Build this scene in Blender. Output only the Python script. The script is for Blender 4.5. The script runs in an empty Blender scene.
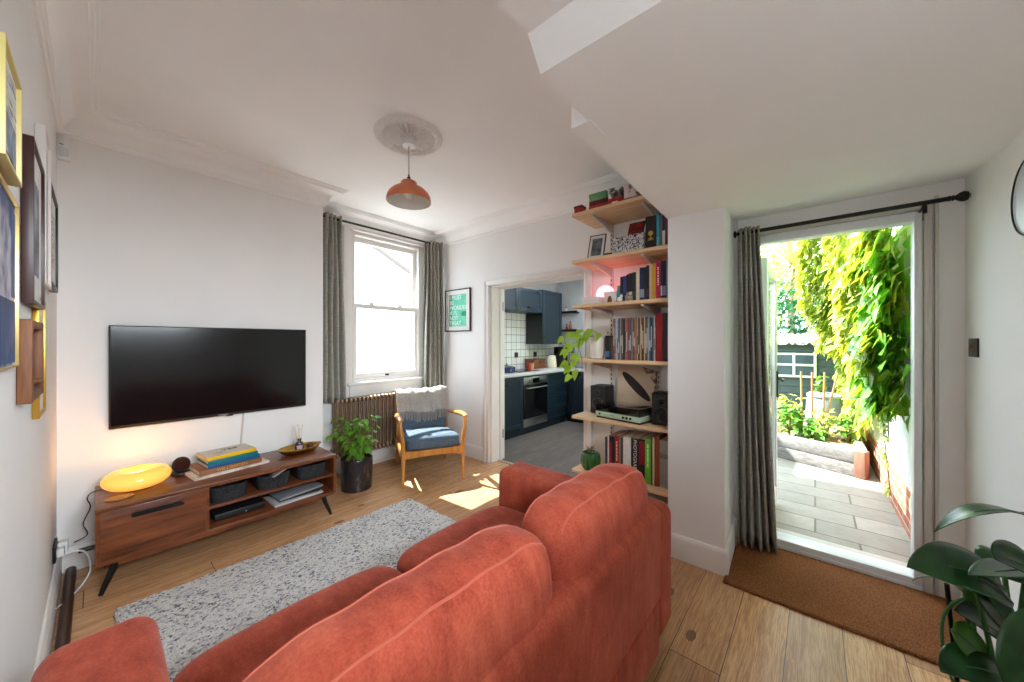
import bpy, bmesh, math, random
from mathutils import Vector, Matrix, Quaternion
C = bpy.context.scene.collection
S = bpy.context.scene
PI = math.pi
rnd = random.Random(7)
def V(*a): return Vector(a)
def lin(c):
    c = c / 255.0
    return c / 12.92 if c <= 0.04045 else ((c + 0.055) / 1.055) ** 2.4
def rgb(r, g, b): return (lin(r), lin(g), lin(b), 1.0)

# ------------------------------------------------------------------ materials
MATS = {}
class NT:
    def __init__(s, name):
        s.m = bpy.data.materials.new(name); s.m.use_nodes = True
        s.t = s.m.node_tree; s.b = s.t.nodes['Principled BSDF']; s.out = s.t.nodes['Material Output']; MATS[name] = s.m
    def n(s, typ, **kw):
        x = s.t.nodes.new(typ)
        for k, v in kw.items():
            if k.startswith('_'): x.inputs[k[1:].replace('_', ' ')].default_value = v
            else: setattr(x, k, v)
        return x
    def l(s, a, b): s.t.links.new(a, b)
    def math(s, op, a, b=None):
        x = s.t.nodes.new('ShaderNodeMath'); x.operation = op
        for i, v in enumerate((a, b)):
            if v is None: continue
            if isinstance(v, (int, float)): x.inputs[i].default_value = v
            else: s.l(v, x.inputs[i])
        return x.outputs[0]
    def mix(s, fac, a, b, blend='MIX'):
        x = s.t.nodes.new('ShaderNodeMix'); x.data_type = 'RGBA'; x.blend_type = blend
        for i, v in ((0, fac), (6, a), (7, b)):
            if isinstance(v, (int, float, tuple)): x.inputs[i].default_value = v
            else: s.l(v, x.inputs[i])
        return x.outputs[2]
    def ramp(s, fac, stops):
        x = s.t.nodes.new('ShaderNodeValToRGB'); e = x.color_ramp.elements
        while len(e) < len(stops): e.new(0.5)
        for i, (p, c) in enumerate(stops): e[i].position = p; e[i].color = c
        s.l(fac, x.inputs[0]); return x.outputs[0]
    def coord(s, scale=(1, 1, 1), kind='Object'):
        tc = s.n('ShaderNodeTexCoord'); mp = s.n('ShaderNodeMapping')
        mp.inputs['Scale'].default_value = scale
        s.l(tc.outputs[kind], mp.inputs['Vector']); return mp.outputs[0]
    def noise(s, vec, scale=5, detail=3, rough=0.5, out=0):
        x = s.n('ShaderNodeTexNoise', _Scale=scale, _Detail=detail, _Roughness=rough)
        s.l(vec, x.inputs['Vector']); return x.outputs[out]
    def bump(s, h, strength=0.2, dist=0.01):
        x = s.n('ShaderNodeBump', _Strength=strength, _Distance=dist)
        s.l(h, x.inputs['Height']); s.l(x.outputs[0], s.b.inputs['Normal'])
def mat(name, c, rough=0.5, metal=0.0, var=0.06, scale=8, bump=0.0, bscale=60, stretch=(1, 1, 1), spec=0.5, emit=None, estr=0, sheen=0, trans=0, coat=0):
    if name in MATS: return MATS[name]
    t = NT(name); b = t.b
    b.inputs['Roughness'].default_value = rough; b.inputs['Metallic'].default_value = metal
    b.inputs['Specular IOR Level'].default_value = spec
    if coat: b.inputs['Coat Weight'].default_value = coat; b.inputs['Coat Roughness'].default_value = 0.08
    col = rgb(*c); lo = tuple(x * (1 - var) for x in col[:3]) + (1,); hi = tuple(min(1, x * (1 + var)) for x in col[:3]) + (1,)
    vec = t.coord(stretch)
    if var:
        t.l(t.ramp(t.noise(vec, scale), [(0.3, lo), (0.7, hi)]), b.inputs['Base Color'])
    else: b.inputs['Base Color'].default_value = col
    if bump: t.bump(t.noise(vec, bscale, 4), bump, 0.01)
    if emit: b.inputs['Emission Color'].default_value = rgb(*emit); b.inputs['Emission Strength'].default_value = estr
    if sheen: b.inputs['Sheen Weight'].default_value = sheen; b.inputs['Sheen Roughness'].default_value = 0.4
    if trans:
        tr = t.n('ShaderNodeBsdfTranslucent'); mx = t.n('ShaderNodeMixShader'); mx.inputs[0].default_value = trans
        tr.inputs[0].default_value = (min(1, col[0] * 2.2), min(1, col[1] * 1.5), col[2] * 0.6, 1)
        t.l(b.outputs[0], mx.inputs[1]); t.l(tr.outputs[0], mx.inputs[2]); t.l(mx.outputs[0], t.out.inputs[0])
    MATS[name] = t.m; return t.m

def wood(name, dark, light, axis=0, rough=0.35, grain=14, scale=1.0):
    if name in MATS: return MATS[name]
    t = NT(name); sc = [grain, grain, grain]; sc[axis] = 1.2
    vec = t.coord(tuple(x * scale for x in sc))
    n1 = t.noise(vec, 2.2, 6, 0.62); n2 = t.noise(vec, 9, 3, 0.5)
    f = t.math('ADD', t.math('MULTIPLY', n1, 0.75), t.math('MULTIPLY', n2, 0.25))
    t.l(t.ramp(f, [(0.34, rgb(*dark)), (0.66, rgb(*light))]), t.b.inputs['Base Color'])
    t.b.inputs['Roughness'].default_value = rough
    t.bump(n1, 0.08, 0.004)
    MATS[name] = t.m; return t.m

def floorboards():
    t = NT('pine floorboards')
    tc = t.n('ShaderNodeTexCoord'); sp = t.n('ShaderNodeSeparateXYZ'); t.l(tc.outputs['Object'], sp.inputs[0])
    yb = t.math('DIVIDE', t.math('ADD', sp.outputs[1], 20.0), 0.199); idx = t.math('FLOOR', yb)
    wn = t.n('ShaderNodeTexWhiteNoise', noise_dimensions='1D'); t.l(idx, wn.inputs['W']); r1 = wn.outputs[0]
    xb = t.math('DIVIDE', t.math('ADD', t.math('ADD', sp.outputs[0], 20.0), t.math('MULTIPLY', r1, 1.7)), 2.3)
    seg = t.math('FLOOR', xb)
    wn2 = t.n('ShaderNodeTexWhiteNoise', noise_dimensions='2D'); cb = t.n('ShaderNodeCombineXYZ')
    t.l(idx, cb.inputs[0]); t.l(seg, cb.inputs[1]); t.l(cb.outputs[0], wn2.inputs['Vector']); r2 = wn2.outputs[0]
    cv = t.n('ShaderNodeCombineXYZ')
    t.l(t.math('MULTIPLY', sp.outputs[0], 1.0), cv.inputs[0]); t.l(t.math('MULTIPLY', sp.outputs[1], 16.0), cv.inputs[1])
    t.l(t.math('MULTIPLY', r2, 37.0), cv.inputs[2])
    g1 = t.noise(cv.outputs[0], 1.7, 6, 0.6); g2 = t.noise(cv.outputs[0], 7, 4, 0.55)
    cw = t.n('ShaderNodeCombineXYZ')
    t.l(t.math('ADD', t.math('MULTIPLY', sp.outputs[0], 0.9), t.math('MULTIPLY', g1, 0.28)), cw.inputs[0])
    t.l(t.math('ADD', t.math('MULTIPLY', sp.outputs[1], 9.0), t.math('MULTIPLY', g1, 1.2)), cw.inputs[1]); t.l(t.math('MULTIPLY', r2, 21.0), cw.inputs[2])
    wave = t.n('ShaderNodeTexWave', bands_direction='Y', _Scale=2.2, _Distortion=5.0, _Detail=2.0); wave.inputs['Detail Scale'].default_value = 0.7
    t.l(cw.outputs[0], wave.inputs['Vector'])
    f = t.math('ADD', t.math('MULTIPLY', g1, 0.55), t.math('ADD', t.math('MULTIPLY', g2, 0.2), t.math('MULTIPLY', wave.outputs['Fac'], 0.25)))
    base = t.ramp(f, [(0.25, rgb(164, 114, 75)), (0.5, rgb(200, 152, 108)), (0.74, rgb(220, 181, 140))])
    tint = t.ramp(r2, [(0.0, (0.78, 0.72, 0.68, 1)), (0.55, (1, 0.98, 0.95, 1)), (1.0, (1.15, 1.14, 1.1, 1))])
    col = t.mix(1.0, base, tint, 'MULTIPLY')
    ck = t.n('ShaderNodeCombineXYZ'); t.l(t.math('MULTIPLY', sp.outputs[0], 3.2), ck.inputs[0]); t.l(t.math('MULTIPLY', sp.outputs[1], 6.0), ck.inputs[1]); t.l(idx, ck.inputs[2])
    vo = t.n('ShaderNodeTexVoronoi', _Scale=1.0); t.l(ck.outputs[0], vo.inputs['Vector'])
    sc = t.n('ShaderNodeSeparateColor'); t.l(vo.outputs['Color'], sc.inputs[0])
    knot = t.math('MULTIPLY', t.math('LESS_THAN', vo.outputs['Distance'], t.math('MULTIPLY', sc.outputs[1], 0.2)), t.math('GREATER_THAN', sc.outputs[0], 0.45))
    col = t.mix(t.math('MULTIPLY', knot, 0.75), col, rgb(84, 50, 28))
    fy = t.math('FRACT', yb); fx = t.math('FRACT', xb)
    gap = t.math('MAXIMUM', t.math('LESS_THAN', fy, 0.014), t.math('LESS_THAN', fx, 0.0016))
    col = t.mix(gap, col, rgb(48, 30, 18))
    t.l(col, t.b.inputs['Base Color']); t.b.inputs['Roughness'].default_value = 0.38
    h = t.math('SUBTRACT', t.math('MULTIPLY', g2, 0.15), gap); t.bump(h, 0.25, 0.004)
    return t.m

def planks_grey():
    t = NT('grey wood vinyl floor')
    br = t.n('ShaderNodeTexBrick'); br.offset = 0.37
    br.inputs['Scale'].default_value = 1.0; br.inputs['Brick Width'].default_value = 1.2; br.inputs['Row Height'].default_value = 0.14
    br.inputs['Mortar Size'].default_value = 0.002
    br.inputs['Color1'].default_value = rgb(116, 102, 92); br.inputs['Color2'].default_value = rgb(88, 78, 70); br.inputs['Mortar'].default_value = rgb(50, 45, 42)
    tc = t.n('ShaderNodeTexCoord'); t.l(tc.outputs['Object'], br.inputs['Vector'])
    n = t.noise(t.coord((1.5, 22, 1)), 3, 5, 0.6)
    t.l(t.mix(0.5, br.outputs['Color'], t.ramp(n, [(0.3, rgb(62, 56, 52)), (0.7, rgb(140, 130, 122))])), t.b.inputs['Base Color'])
    t.b.inputs['Roughness'].default_value = 0.5; return t.m

def grid_tiles(name, c1, c2, mortar, w, h, ms=0.004, offset=0.0, axes='xz', rough=0.2, bump=0.4, var=0.25):
    t = NT(name)
    tc = t.n('ShaderNodeTexCoord'); sp = t.n('ShaderNodeSeparateXYZ'); t.l(tc.outputs['Object'], sp.inputs[0])
    cb = t.n('ShaderNodeCombineXYZ'); ix = {'x': 0, 'y': 1, 'z': 2}
    t.l(sp.outputs[ix[axes[0]]], cb.inputs[0]); t.l(sp.outputs[ix[axes[1]]], cb.inputs[1])
    br = t.n('ShaderNodeTexBrick'); br.offset = offset
    for k, v in (('Scale', 1.0), ('Brick Width', w), ('Row Height', h), ('Mortar Size', ms), ('Color1', rgb(*c1)), ('Color2', rgb(*c2)), ('Mortar', rgb(*mortar))): br.inputs[k].default_value = v
    t.l(cb.outputs[0], br.inputs['Vector'])
    n = t.noise(t.coord(), 9, 5, 0.6)
    t.l(t.mix(var, br.outputs['Color'], t.ramp(n, [(0.3, (0.35, 0.33, 0.3, 1)), (0.7, (1, 1, 1, 1))]), 'MULTIPLY'), t.b.inputs['Base Color'])
    t.b.inputs['Roughness'].default_value = rough
    t.bump(t.math('SUBTRACT', t.math('MULTIPLY', n, 0.3), br.outputs['Fac']), bump, 0.004)
    return t.m

def velvet():
    t = NT('coral chenille'); vec = t.coord()
    n1 = t.noise(vec, 5, 5, 0.6); n2 = t.noise(vec, 160, 3, 0.6); n3 = t.noise(t.coord((2, 1, 0.5)), 14, 4, 0.65)
    f = t.math('ADD', t.math('MULTIPLY', n1, 0.4), t.math('ADD', t.math('MULTIPLY', n2, 0.25), t.math('MULTIPLY', n3, 0.35)))
    t.l(t.ramp(f, [(0.34, rgb(130, 50, 36)), (0.5, rgb(167, 75, 55)), (0.66, rgb(194, 99, 75))]), t.b.inputs['Base Color'])
    t.b.inputs['Roughness'].default_value = 0.85; t.b.inputs['Specular IOR Level'].default_value = 0.15
    t.b.inputs['Sheen Weight'].default_value = 0.3; t.b.inputs['Sheen Roughness'].default_value = 0.35
    t.b.inputs['Sheen Tint'].default_value = rgb(246, 176, 166)
    t.bump(t.math('ADD', n2, t.math('MULTIPLY', n3, 0.6)), 0.25, 0.004)
    return t.m

def boucle():
    t = NT('pebbled wool'); vec = t.coord()
    vo = t.n('ShaderNodeTexVoronoi', _Scale=95.0); t.l(vec, vo.inputs['Vector'])
    sc = t.n('ShaderNodeSeparateColor'); t.l(vo.outputs['Color'], sc.inputs[0])
    big = t.noise(vec, 6, 3, 0.6)
    f = t.math('ADD', t.math('MULTIPLY', sc.outputs[0], 0.86), t.math('MULTIPLY', big, 0.28))
    t.l(t.ramp(f, [(0.10, rgb(84, 86, 94)), (0.20, rgb(150, 150, 158)), (0.36, rgb(204, 202, 202)), (0.7, rgb(232, 228, 222))]), t.b.inputs['Base Color'])
    t.b.inputs['Roughness'].default_value = 0.95; t.b.inputs['Specular IOR Level'].default_value = 0.1
    t.bump(t.math('SUBTRACT', 1.0, vo.outputs['Distance']), 0.9, 0.012); return t.m

def speck(name, base, stops, scale=120, rough=0.9, bump=0.4):
    t = NT(name); vec = t.coord(); n = t.noise(vec, scale, 2, 0.7); n2 = t.noise(vec, 3, 3, 0.5)
    f = t.math('ADD', t.math('MULTIPLY', n, 0.8), t.math('MULTIPLY', n2, 0.2))
    t.l(t.ramp(f, [(p, rgb(*c)) for p, c in stops]), t.b.inputs['Base Color'])
    t.b.inputs['Roughness'].default_value = rough; t.b.inputs['Specular IOR Level'].default_value = 0.1
    t.bump(n, bump, 0.006); return t.m

def glass_thin(name, tint=(1, 1, 1, 1), refl=1.0):
    t = NT(name); t.t.nodes.remove(t.b)
    tr = t.n('ShaderNodeBsdfTransparent'); tr.inputs[0].default_value = tint
    gl = t.n('ShaderNodeBsdfGlossy'); gl.inputs['Roughness'].default_value = 0.02
    fr = t.n('ShaderNodeLayerWeight', _Blend=0.5); mx = t.n('ShaderNodeMixShader')
    t.l(t.math('ADD', 0.03, t.math('MULTIPLY', t.math('POWER', fr.outputs['Facing'], 5.0), 0.9 * refl)), mx.inputs[0]); t.l(tr.outputs[0], mx.inputs[1]); t.l(gl.outputs[0], mx.inputs[2]); t.l(mx.outputs[0], t.out.inputs[0])
    return t.m

def linen(name, c1, c2):
    t = NT(name)
    a = t.noise(t.coord((260, 260, 14)), 1, 2, 0.5); b = t.noise(t.coord((14, 14, 260)), 1, 2, 0.5)
    f = t.math('ADD', t.math('MULTIPLY', a, 0.5), t.math('MULTIPLY', b, 0.5))
    t.l(t.ramp(f, [(0.36, rgb(*c1)), (0.64, rgb(*c2))]), t.b.inputs['Base Color'])
    t.b.inputs['Roughness'].default_value = 0.95; t.b.inputs['Specular IOR Level'].default_value = 0.1; t.bump(f, 0.3, 0.003); return t.m

def blotch(name, stops, scale=6, rough=0.6, stretch=(1, 1, 1), detail=4, hard=False):
    if name in MATS: return MATS[name]
    t = NT(name); n = t.noise(t.coord(stretch), scale, detail, 0.6)
    x = t.ramp(n, [(p, rgb(*c)) for p, c in stops])
    if hard: t.t.nodes[-1].color_ramp.interpolation = 'CONSTANT'
    t.l(x, t.b.inputs['Base Color']); t.b.inputs['Roughness'].default_value = rough
    MATS[name] = t.m; return t.m

# ------------------------------------------------------------------ mesh building
def rotz(a): return Matrix.Rotation(a, 4, 'Z')
def trs(loc, rz=0, ry=0, rx=0): return Matrix.Translation(loc) @ Matrix.Rotation(rz, 4, 'Z') @ Matrix.Rotation(ry, 4, 'Y') @ Matrix.Rotation(rx, 4, 'X')
class MB:
    def __init__(s): s.v = []; s.f = []; s.mi = []; s.cur = 0
    def add(s, vs, fs, M=None):
        o = len(s.v)
        for p in vs:
            p = Vector(p); s.v.append(tuple(M @ p) if M is not None else tuple(p))
        for f in fs: s.f.append(tuple(i + o for i in f)); s.mi.append(s.cur)
        return s
    def _bm(s, bm, M):
        bm.verts.index_update(); s.add([v.co for v in bm.verts], [[v.index for v in f.verts] for f in bm.faces], M); bm.free(); return s
    def box(s, c, d, r=0, seg=2, M=None):
        bm = bmesh.new(); bmesh.ops.create_cube(bm, size=1.0)
        for v in bm.verts: v.co = Vector((v.co.x * d[0] + c[0], v.co.y * d[1] + c[1], v.co.z * d[2] + c[2]))
        if r > 0: bmesh.ops.bevel(bm, geom=list(bm.edges), offset=min(r, min(d) * 0.49), segments=seg, profile=0.5, affect='EDGES', clamp_overlap=True)
        return s._bm(bm, M)
    def bb(s, x0, x1, y0, y1, z0, z1, r=0, seg=2, M=None):
        return s.box(((x0 + x1) / 2, (y0 + y1) / 2, (z0 + z1) / 2), (abs(x1 - x0), abs(y1 - y0), abs(z1 - z0)), r, seg, M)
    def lathe(s, prof, n=32, c=(0, 0, 0), M=None, cap=True):
        vs = []; fs = []
        for (r, z) in prof:
            for i in range(n):
                a = 2 * PI * i / n; vs.append((c[0] + r * math.cos(a), c[1] + r * math.sin(a), c[2] + z))
        for j in range(len(prof) - 1):
            for i in range(n):
                k = (i + 1) % n; fs.append((j * n + i, j * n + k, (j + 1) * n + k, (j + 1) * n + i))
        if cap:
            if prof[0][0] > 1e-5: fs.append(tuple(range(n - 1, -1, -1)))
            if prof[-1][0] > 1e-5: fs.append(tuple((len(prof) - 1) * n + i for i in range(n)))
        return s.add(vs, fs, M)
    def tube(s, pts, r, n=8, M=None, closed=False, flat=1.0):
        pts = [Vector(p) for p in pts]; m = len(pts); vs = []; fs = []
        up = None
        for j, p in enumerate(pts):
            if closed: d = pts[(j + 1) % m] - pts[j - 1]
            else: d = pts[min(j + 1, m - 1)] - pts[max(j - 1, 0)]
            d.normalize()
            if up is None: up = d.orthogonal().normalized() if abs(d.z) > 0.9 else (Vector((0, 0, 1)) - d * d.z).normalized()
            else:
                up = up - d * up.dot(d); up = up.normalized() if up.length > 1e-6 else d.orthogonal().normalized()
            sd = d.cross(up); rr = r[j] if isinstance(r, (list, tuple)) else r
            for i in range(n):
                a = 2 * PI * i / n; vs.append(p + (sd * math.cos(a) * flat + up * math.sin(a)) * rr)
        for j in range(m if closed else m - 1):
            for i in range(n):
                k = (i + 1) % n; j2 = (j + 1) % m; fs.append((j * n + i, j * n + k, j2 * n + k, j2 * n + i))
        if not closed: fs.append(tuple(range(n - 1, -1, -1))); fs.append(tuple((m - 1) * n + i for i in range(n)))
        return s.add(vs, fs, M)
    def prism(s, poly, axis, a, b, M=None):
        def q(u, v, w): return {'x': (w, u, v), 'y': (u, w, v), 'z': (u, v, w)}[axis]
        n = len(poly); vs = [q(u, v, a) for u, v in poly] + [q(u, v, b) for u, v in poly]
        fs = [tuple(range(n - 1, -1, -1)), tuple(range(n, 2 * n))] + [(i, (i + 1) % n, n + (i + 1) % n, n + i) for i in range(n)]
        return s.add(vs, fs, M)
    def grid(s, fn, nu, nv, cu=False, M=None, cv=False):
        vs = [fn(i / (nu if cu else nu - 1), j / (nv if cv else nv - 1)) for j in range(nv) for i in range(nu)]
        fs = [(j * nu + i, j * nu + (i + 1) % nu, ((j + 1) % nv) * nu + (i + 1) % nu, ((j + 1) % nv) * nu + i) for j in range(nv if cv else nv - 1) for i in range(nu if cu else nu - 1)]
        return s.add(vs, fs, M)
    def puff(s, c, h, n=(4, 4, 4), cuts=22, M=None, fn=None):
        bm = bmesh.new(); bmesh.ops.create_cube(bm, size=2.0)
        bmesh.ops.subdivide_edges(bm, edges=list(bm.edges), cuts=cuts, use_grid_fill=True)
        for v in bm.verts:
            p = Vector((math.tan(v.co.x * PI / 4), math.tan(v.co.y * PI / 4), math.tan(v.co.z * PI / 4)))
            lo, hi = 0.0, 2.0
            for _ in range(26):
                m = (lo + hi) / 2
                if sum(abs(p[i] * m) ** n[i] for i in range(3)) > 1: hi = m
                else: lo = m
            q = Vector([p[i] * lo * h[i] for i in range(3)])
            if fn: q = fn(q)
            v.co = q + Vector(c)
        return s._bm(bm, M)
    def leaf(s, base, d, up, L, W, curl=0.3, fold=0.25, shape=1.0, rows=5):
        d = d.normalized(); sd = d.cross(up)
        sd = sd.normalized() if sd.length > 1e-4 else d.orthogonal().normalized()
        nn = sd.cross(d); vs = []; fs = []
        for j in range(rows + 1):
            t = j / rows; w = W * 0.5 * (math.sin(PI * t ** (0.72 * shape)) ** 0.8 if 0 < t < 1 else 0.02)
            p = base + d * (L * t) - nn * (curl * L * t * t)
            vs += [p + sd * w + nn * fold * w, p, p - sd * w + nn * fold * w]
        for j in range(rows):
            a = j * 3; fs += [(a, a + 1, a + 4, a + 3), (a + 1, a + 2, a + 5, a + 4)]
        return s.add(vs, fs)
    def build(s, name, m, parent=None, loc=None, rz=0, label=None, cat=None, group=None, kind=None, sharp=35, smooth=True):
        me = bpy.data.meshes.new(name); me.from_pydata(s.v, [], s.f)
        for x in (m if isinstance(m, (list, tuple)) else [m]): me.materials.append(x)
        me.polygons.foreach_set('material_index', s.mi); me.update()
        bm = bmesh.new(); bm.from_mesh(me); bmesh.ops.recalc_face_normals(bm, faces=list(bm.faces)); bm.to_mesh(me); bm.free()
        if smooth:
            me.polygons.foreach_set('use_smooth', [True] * len(me.polygons)); me.set_sharp_from_angle(angle=math.radians(sharp))
        o = bpy.data.objects.new(name, me); C.objects.link(o)
        if parent: o.parent = parent
        if loc: o.location = loc
        if rz: o.rotation_euler = (0, 0, rz)
        return tag(o, label, cat, group, kind)
def tag(o, label=None, cat=None, group=None, kind=None):
    if label: o['label'] = label
    if cat: o['category'] = cat
    if group: o['group'] = group
    if kind: o['kind'] = kind
    return o
def thing(name, label, cat, loc=(0, 0, 0), rz=0, group=None):
    o = bpy.data.objects.new(name, None); C.objects.link(o); o.empty_display_size = 0.05
    o.location = loc; o.rotation_euler = (0, 0, rz); return tag(o, label, cat, group)
def dup(o, parent=None, loc=None, rz=None, label=None, group=None):
    c = o.copy(); C.objects.link(c)
    if parent: c.parent = parent
    if loc is not None: c.location = loc
    if rz is not None: c.rotation_euler = (0, 0, rz)
    tag(c, label, None, group)
    for ch in list(o.children): dup(ch, c)
    return c
def struct(name, mb, m, parent=None, **k):
    return mb.build(name, m, parent, kind=None if parent else 'structure', **k)
def text(name, body, size, M, m, parent=None, depth=0.0006, align='CENTER'):
    cu = bpy.data.curves.new(name, 'FONT'); cu.body = body; cu.size = size; cu.extrude = depth; cu.align_x = align; cu.align_y = 'CENTER'
    to = bpy.data.objects.new(name, cu); C.objects.link(to)
    dg = bpy.context.evaluated_depsgraph_get(); me = bpy.data.meshes.new_from_object(to.evaluated_get(dg))
    bpy.data.objects.remove(to); me.transform(M); me.materials.clear(); me.materials.append(m)
    o = bpy.data.objects.new(name, me); C.objects.link(o)
    if parent: o.parent = parent
    return o
def basis(o, x, y):
    x = Vector(x).normalized(); y = Vector(y).normalized(); z = x.cross(y)
    return Matrix(((x.x, y.x, z.x, o[0]), (x.y, y.y, z.y, o[1]), (x.z, y.z, z.z, o[2]), (0, 0, 0, 1)))
def smooth(pts, k=6):
    P = [Vector(p) for p in pts]; P = [P[0]] + P + [P[-1]]; out = []
    for i in range(1, len(P) - 2):
        a, b, c, d = P[i - 1], P[i], P[i + 1], P[i + 2]
        for j in range(k):
            t = j / k; out.append(0.5 * (2 * b + (c - a) * t + (2 * a - 5 * b + 4 * c - d) * t * t + (3 * b - a - 3 * c + d) * t ** 3))
    return out + [P[-2]]
def bez(p0, p1, p2, n=10):
    p0, p1, p2 = Vector(p0), Vector(p1), Vector(p2)
    return [p0 * (1 - t) ** 2 + p1 * 2 * t * (1 - t) + p2 * t * t for t in [i / n for i in range(n + 1)]]

# ------------------------------------------------------------------ shared materials
M_wall = mat('white wall paint', (238, 236, 234), 0.75, var=0.015, scale=3, bump=0.03, bscale=90)
M_ceil = mat('white ceiling paint', (247, 246, 245), 0.85, var=0.02, scale=2, bump=0.03, bscale=60)
M_gloss = mat('white gloss woodwork', (232, 229, 225), 0.35, var=0.015)
M_upvc = mat('white window plastic', (230, 232, 234), 0.3, var=0.01)
M_black = mat('black metal', (22, 22, 23), 0.4, 0.3, var=0.1)
M_matblack = mat('matt black plastic', (20, 20, 21), 0.55, var=0.1)
M_chrome = mat('brushed steel', (176, 176, 174), 0.3, 1.0, var=0.05)
M_brass = mat('aged brass', (176, 138, 66), 0.32, 1.0, var=0.15, scale=20)
M_white = mat('white plastic', (230, 230, 228), 0.4, var=0.01)
M_paper = mat('paper page edges', (222, 212, 192), 0.9, var=0.08, scale=60)
M_pine = wood('pale pine shelf', (210, 168, 124), (236, 202, 160), 1, 0.55)
M_walnut = wood('walnut', (74, 36, 18), (138, 78, 44), 0, 0.32)
M_oak = wood('honey oak', (166, 104, 42), (206, 146, 74), 2, 0.3)
M_glass = glass_thin('clear pane')
M_lino = linen('grey linen curtain', (138, 136, 127), (186, 182, 171))
M_velvet = velvet()

# ------------------------------------------------------------------ the setting
XL, YB, YW, XK, XG, YR, ZC, ZS = -0.152, 3.42, 3.82, 2.93, 2.97, -0.60, 2.77, 2.19
o = struct('floor', MB().bb(-0.3, 3.04, -0.75, 4.0, -0.06, 0), floorboards(), sharp=30)
o = struct('kitchen_floor', MB().bb(3.04, 6.1, 1.3, 4.05, -0.06, 0.002), planks_grey())
struct('trim_threshold', MB().bb(3.02, 3.07, 1.612, 2.825, 0, 0.008, 0.003), wood('threshold oak', (150, 130, 110), (190, 172, 150), 1))
struct('ceiling', MB().bb(-0.4, 3.2, -0.75, 4.1, ZC, ZC + 0.1), M_ceil)
struct('wall_left', MB().bb(XL - 0.22, XL, -0.75, 4.1, 0, ZC), M_wall)
struct('wall_back', MB().bb(XL, 1.345, YB, 4.1, 0, ZC), M_wall)
WX0, WX1, WZ0, WZ1 = 1.77, 2.74, 0.93, 2.60
b = MB(); b.bb(1.345, WX0, YW, YW + 0.26, 0, ZC); b.bb(WX1, 3.14, YW, YW + 0.26, 0, ZC); b.bb(WX0, WX1, YW, YW + 0.26, 0, WZ0); b.bb(WX0, WX1, YW, YW + 0.26, WZ1, ZC)
struct('wall_window', b, M_wall)
DY0, DY1, DZ = 1.612, 2.825, 2.02
b = MB(); b.bb(XK, 3.14, 0.42, DY0, 0, ZC); b.bb(XK, 3.14, DY1, 4.08, 0, ZC); b.bb(XK, 3.14, DY0, DY1, DZ, ZC)
struct('wall_kitchen', b, M_wall)
GY0, GY1, GZ = -0.45, 0.335, 2.105
b = MB(); b.bb(XG, 3.22, -0.75, GY0, 0, ZC); b.bb(XG, 3.22, GY1, 0.43, 0, ZC); b.bb(XG, 3.22, GY0, GY1, GZ, ZC)
struct('wall_garden', b, M_wall)
b = MB(); b.prism([(2.42, 0.408), (XG, 0.44), (XG, 0.73), (2.42, 0.73)], 'z', 0, ZC); struct('wall_pier', b, M_wall)
CX0, CX1, CZ0, CZ1 = -0.1, 1.0, 1.62, 2.05  # opening for the added, unseen fill window
b = MB(); b.bb(-0.4, CX0, YR - 0.15, YR, 0, ZC); b.bb(CX1, 3.22, YR - 0.15, YR, 0, ZC); b.bb(CX0, CX1, YR - 0.15, YR, 0, CZ0); b.bb(CX0, CX1, YR - 0.15, YR, CZ1, ZC)
struct('wall_right', b, M_wall)
# boxed in underside of the stairs
b = MB()
b.prism([(0.2, 2.272), (0.81, 2.272), (0.872, 2.19), (1.4, 2.185), (2.42, 2.185), (2.7, 2.215), (XG, 2.245), (XG, ZC), (0.2, ZC)], 'y', YR, 0.632)
b.prism([(1.165, 0.62), (2.42, 0.62), (XK, 0.62), (XK, 0.735), (2.42, 0.735), (1.165, 0.70)], 'z', 2.1848, ZC)
struct('ceiling_stair_soffit', b, M_ceil, sharp=20)
# coving
def sweep(path, prof):
    n = len(path); norms = []
    for i in range(n - 1):
        d = (Vector(path[i + 1]) - Vector(path[i])).normalized(); norms.append(Vector((d.y, -d.x)))
    b = MB(); vs = []; fs = []; m = len(prof)
    for i in range(n):
        if i == 0: mv = norms[0]
        elif i == n - 1: mv = norms[-1]
        else:
            a, c = norms[i - 1], norms[i]; mv = (a + c) / (1 + a.dot(c))
        for d, z in prof: vs.append((path[i][0] + mv.x * d, path[i][1] + mv.y * d, z))
    for i in range(n - 1):
        for j in range(m):
            k = (j + 1) % m; fs.append((i * m + j, i * m + k, (i + 1) * m + k, (i + 1) * m + j))
    fs.append(tuple(range(m))); fs.append(tuple((n - 1) * m + j for j in range(m)))
    return b.add(vs, fs)
cov = [(0, -0.16), (0.010, -0.16), (0.014, -0.148), (0.022, -0.146), (0.024, -0.136), (0.03, -0.132)]
cov += [(0.03 + 0.10 * (1 - math.cos(a)), -0.132 + 0.102 * math.sin(a)) for a in [PI / 2 * i / 8 for i in range(1, 9)]]
cov += [(0.134, -0.022), (0.146, -0.020), (0.150, -0.010), (0.160, -0.009), (0.163, 0), (0, 0)]
cov = [(d, ZC + z) for d, z in cov]
struct('trim_coving', sweep([(XL, -0.6), (XL, YB), (1.345, YB), (1.345, YW), (XK, YW), (XK, 0.735)], cov), M_ceil, sharp=50)
sk = [(0, 0), (0.02, 0), (0.02, 0.125), (0.016, 0.138), (0.008, 0.148), (0, 0.15)]
struct('baseboard_left', sweep([(XL, -0.6), (XL, YB)], sk), M_gloss)
struct('baseboard_back', sweep([(XL + 0.02, YB), (1.345, YB), (1.345, YW), (XK, YW)], sk), M_gloss)
struct('baseboard_kitchen', sweep([(XK, YW - 0.02), (XK, DY1 + 0.085)], sk), M_gloss)
struct('baseboard_alcove', sweep([(XK, DY0 - 0.09), (XK, 0.735)], sk), M_gloss)
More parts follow.
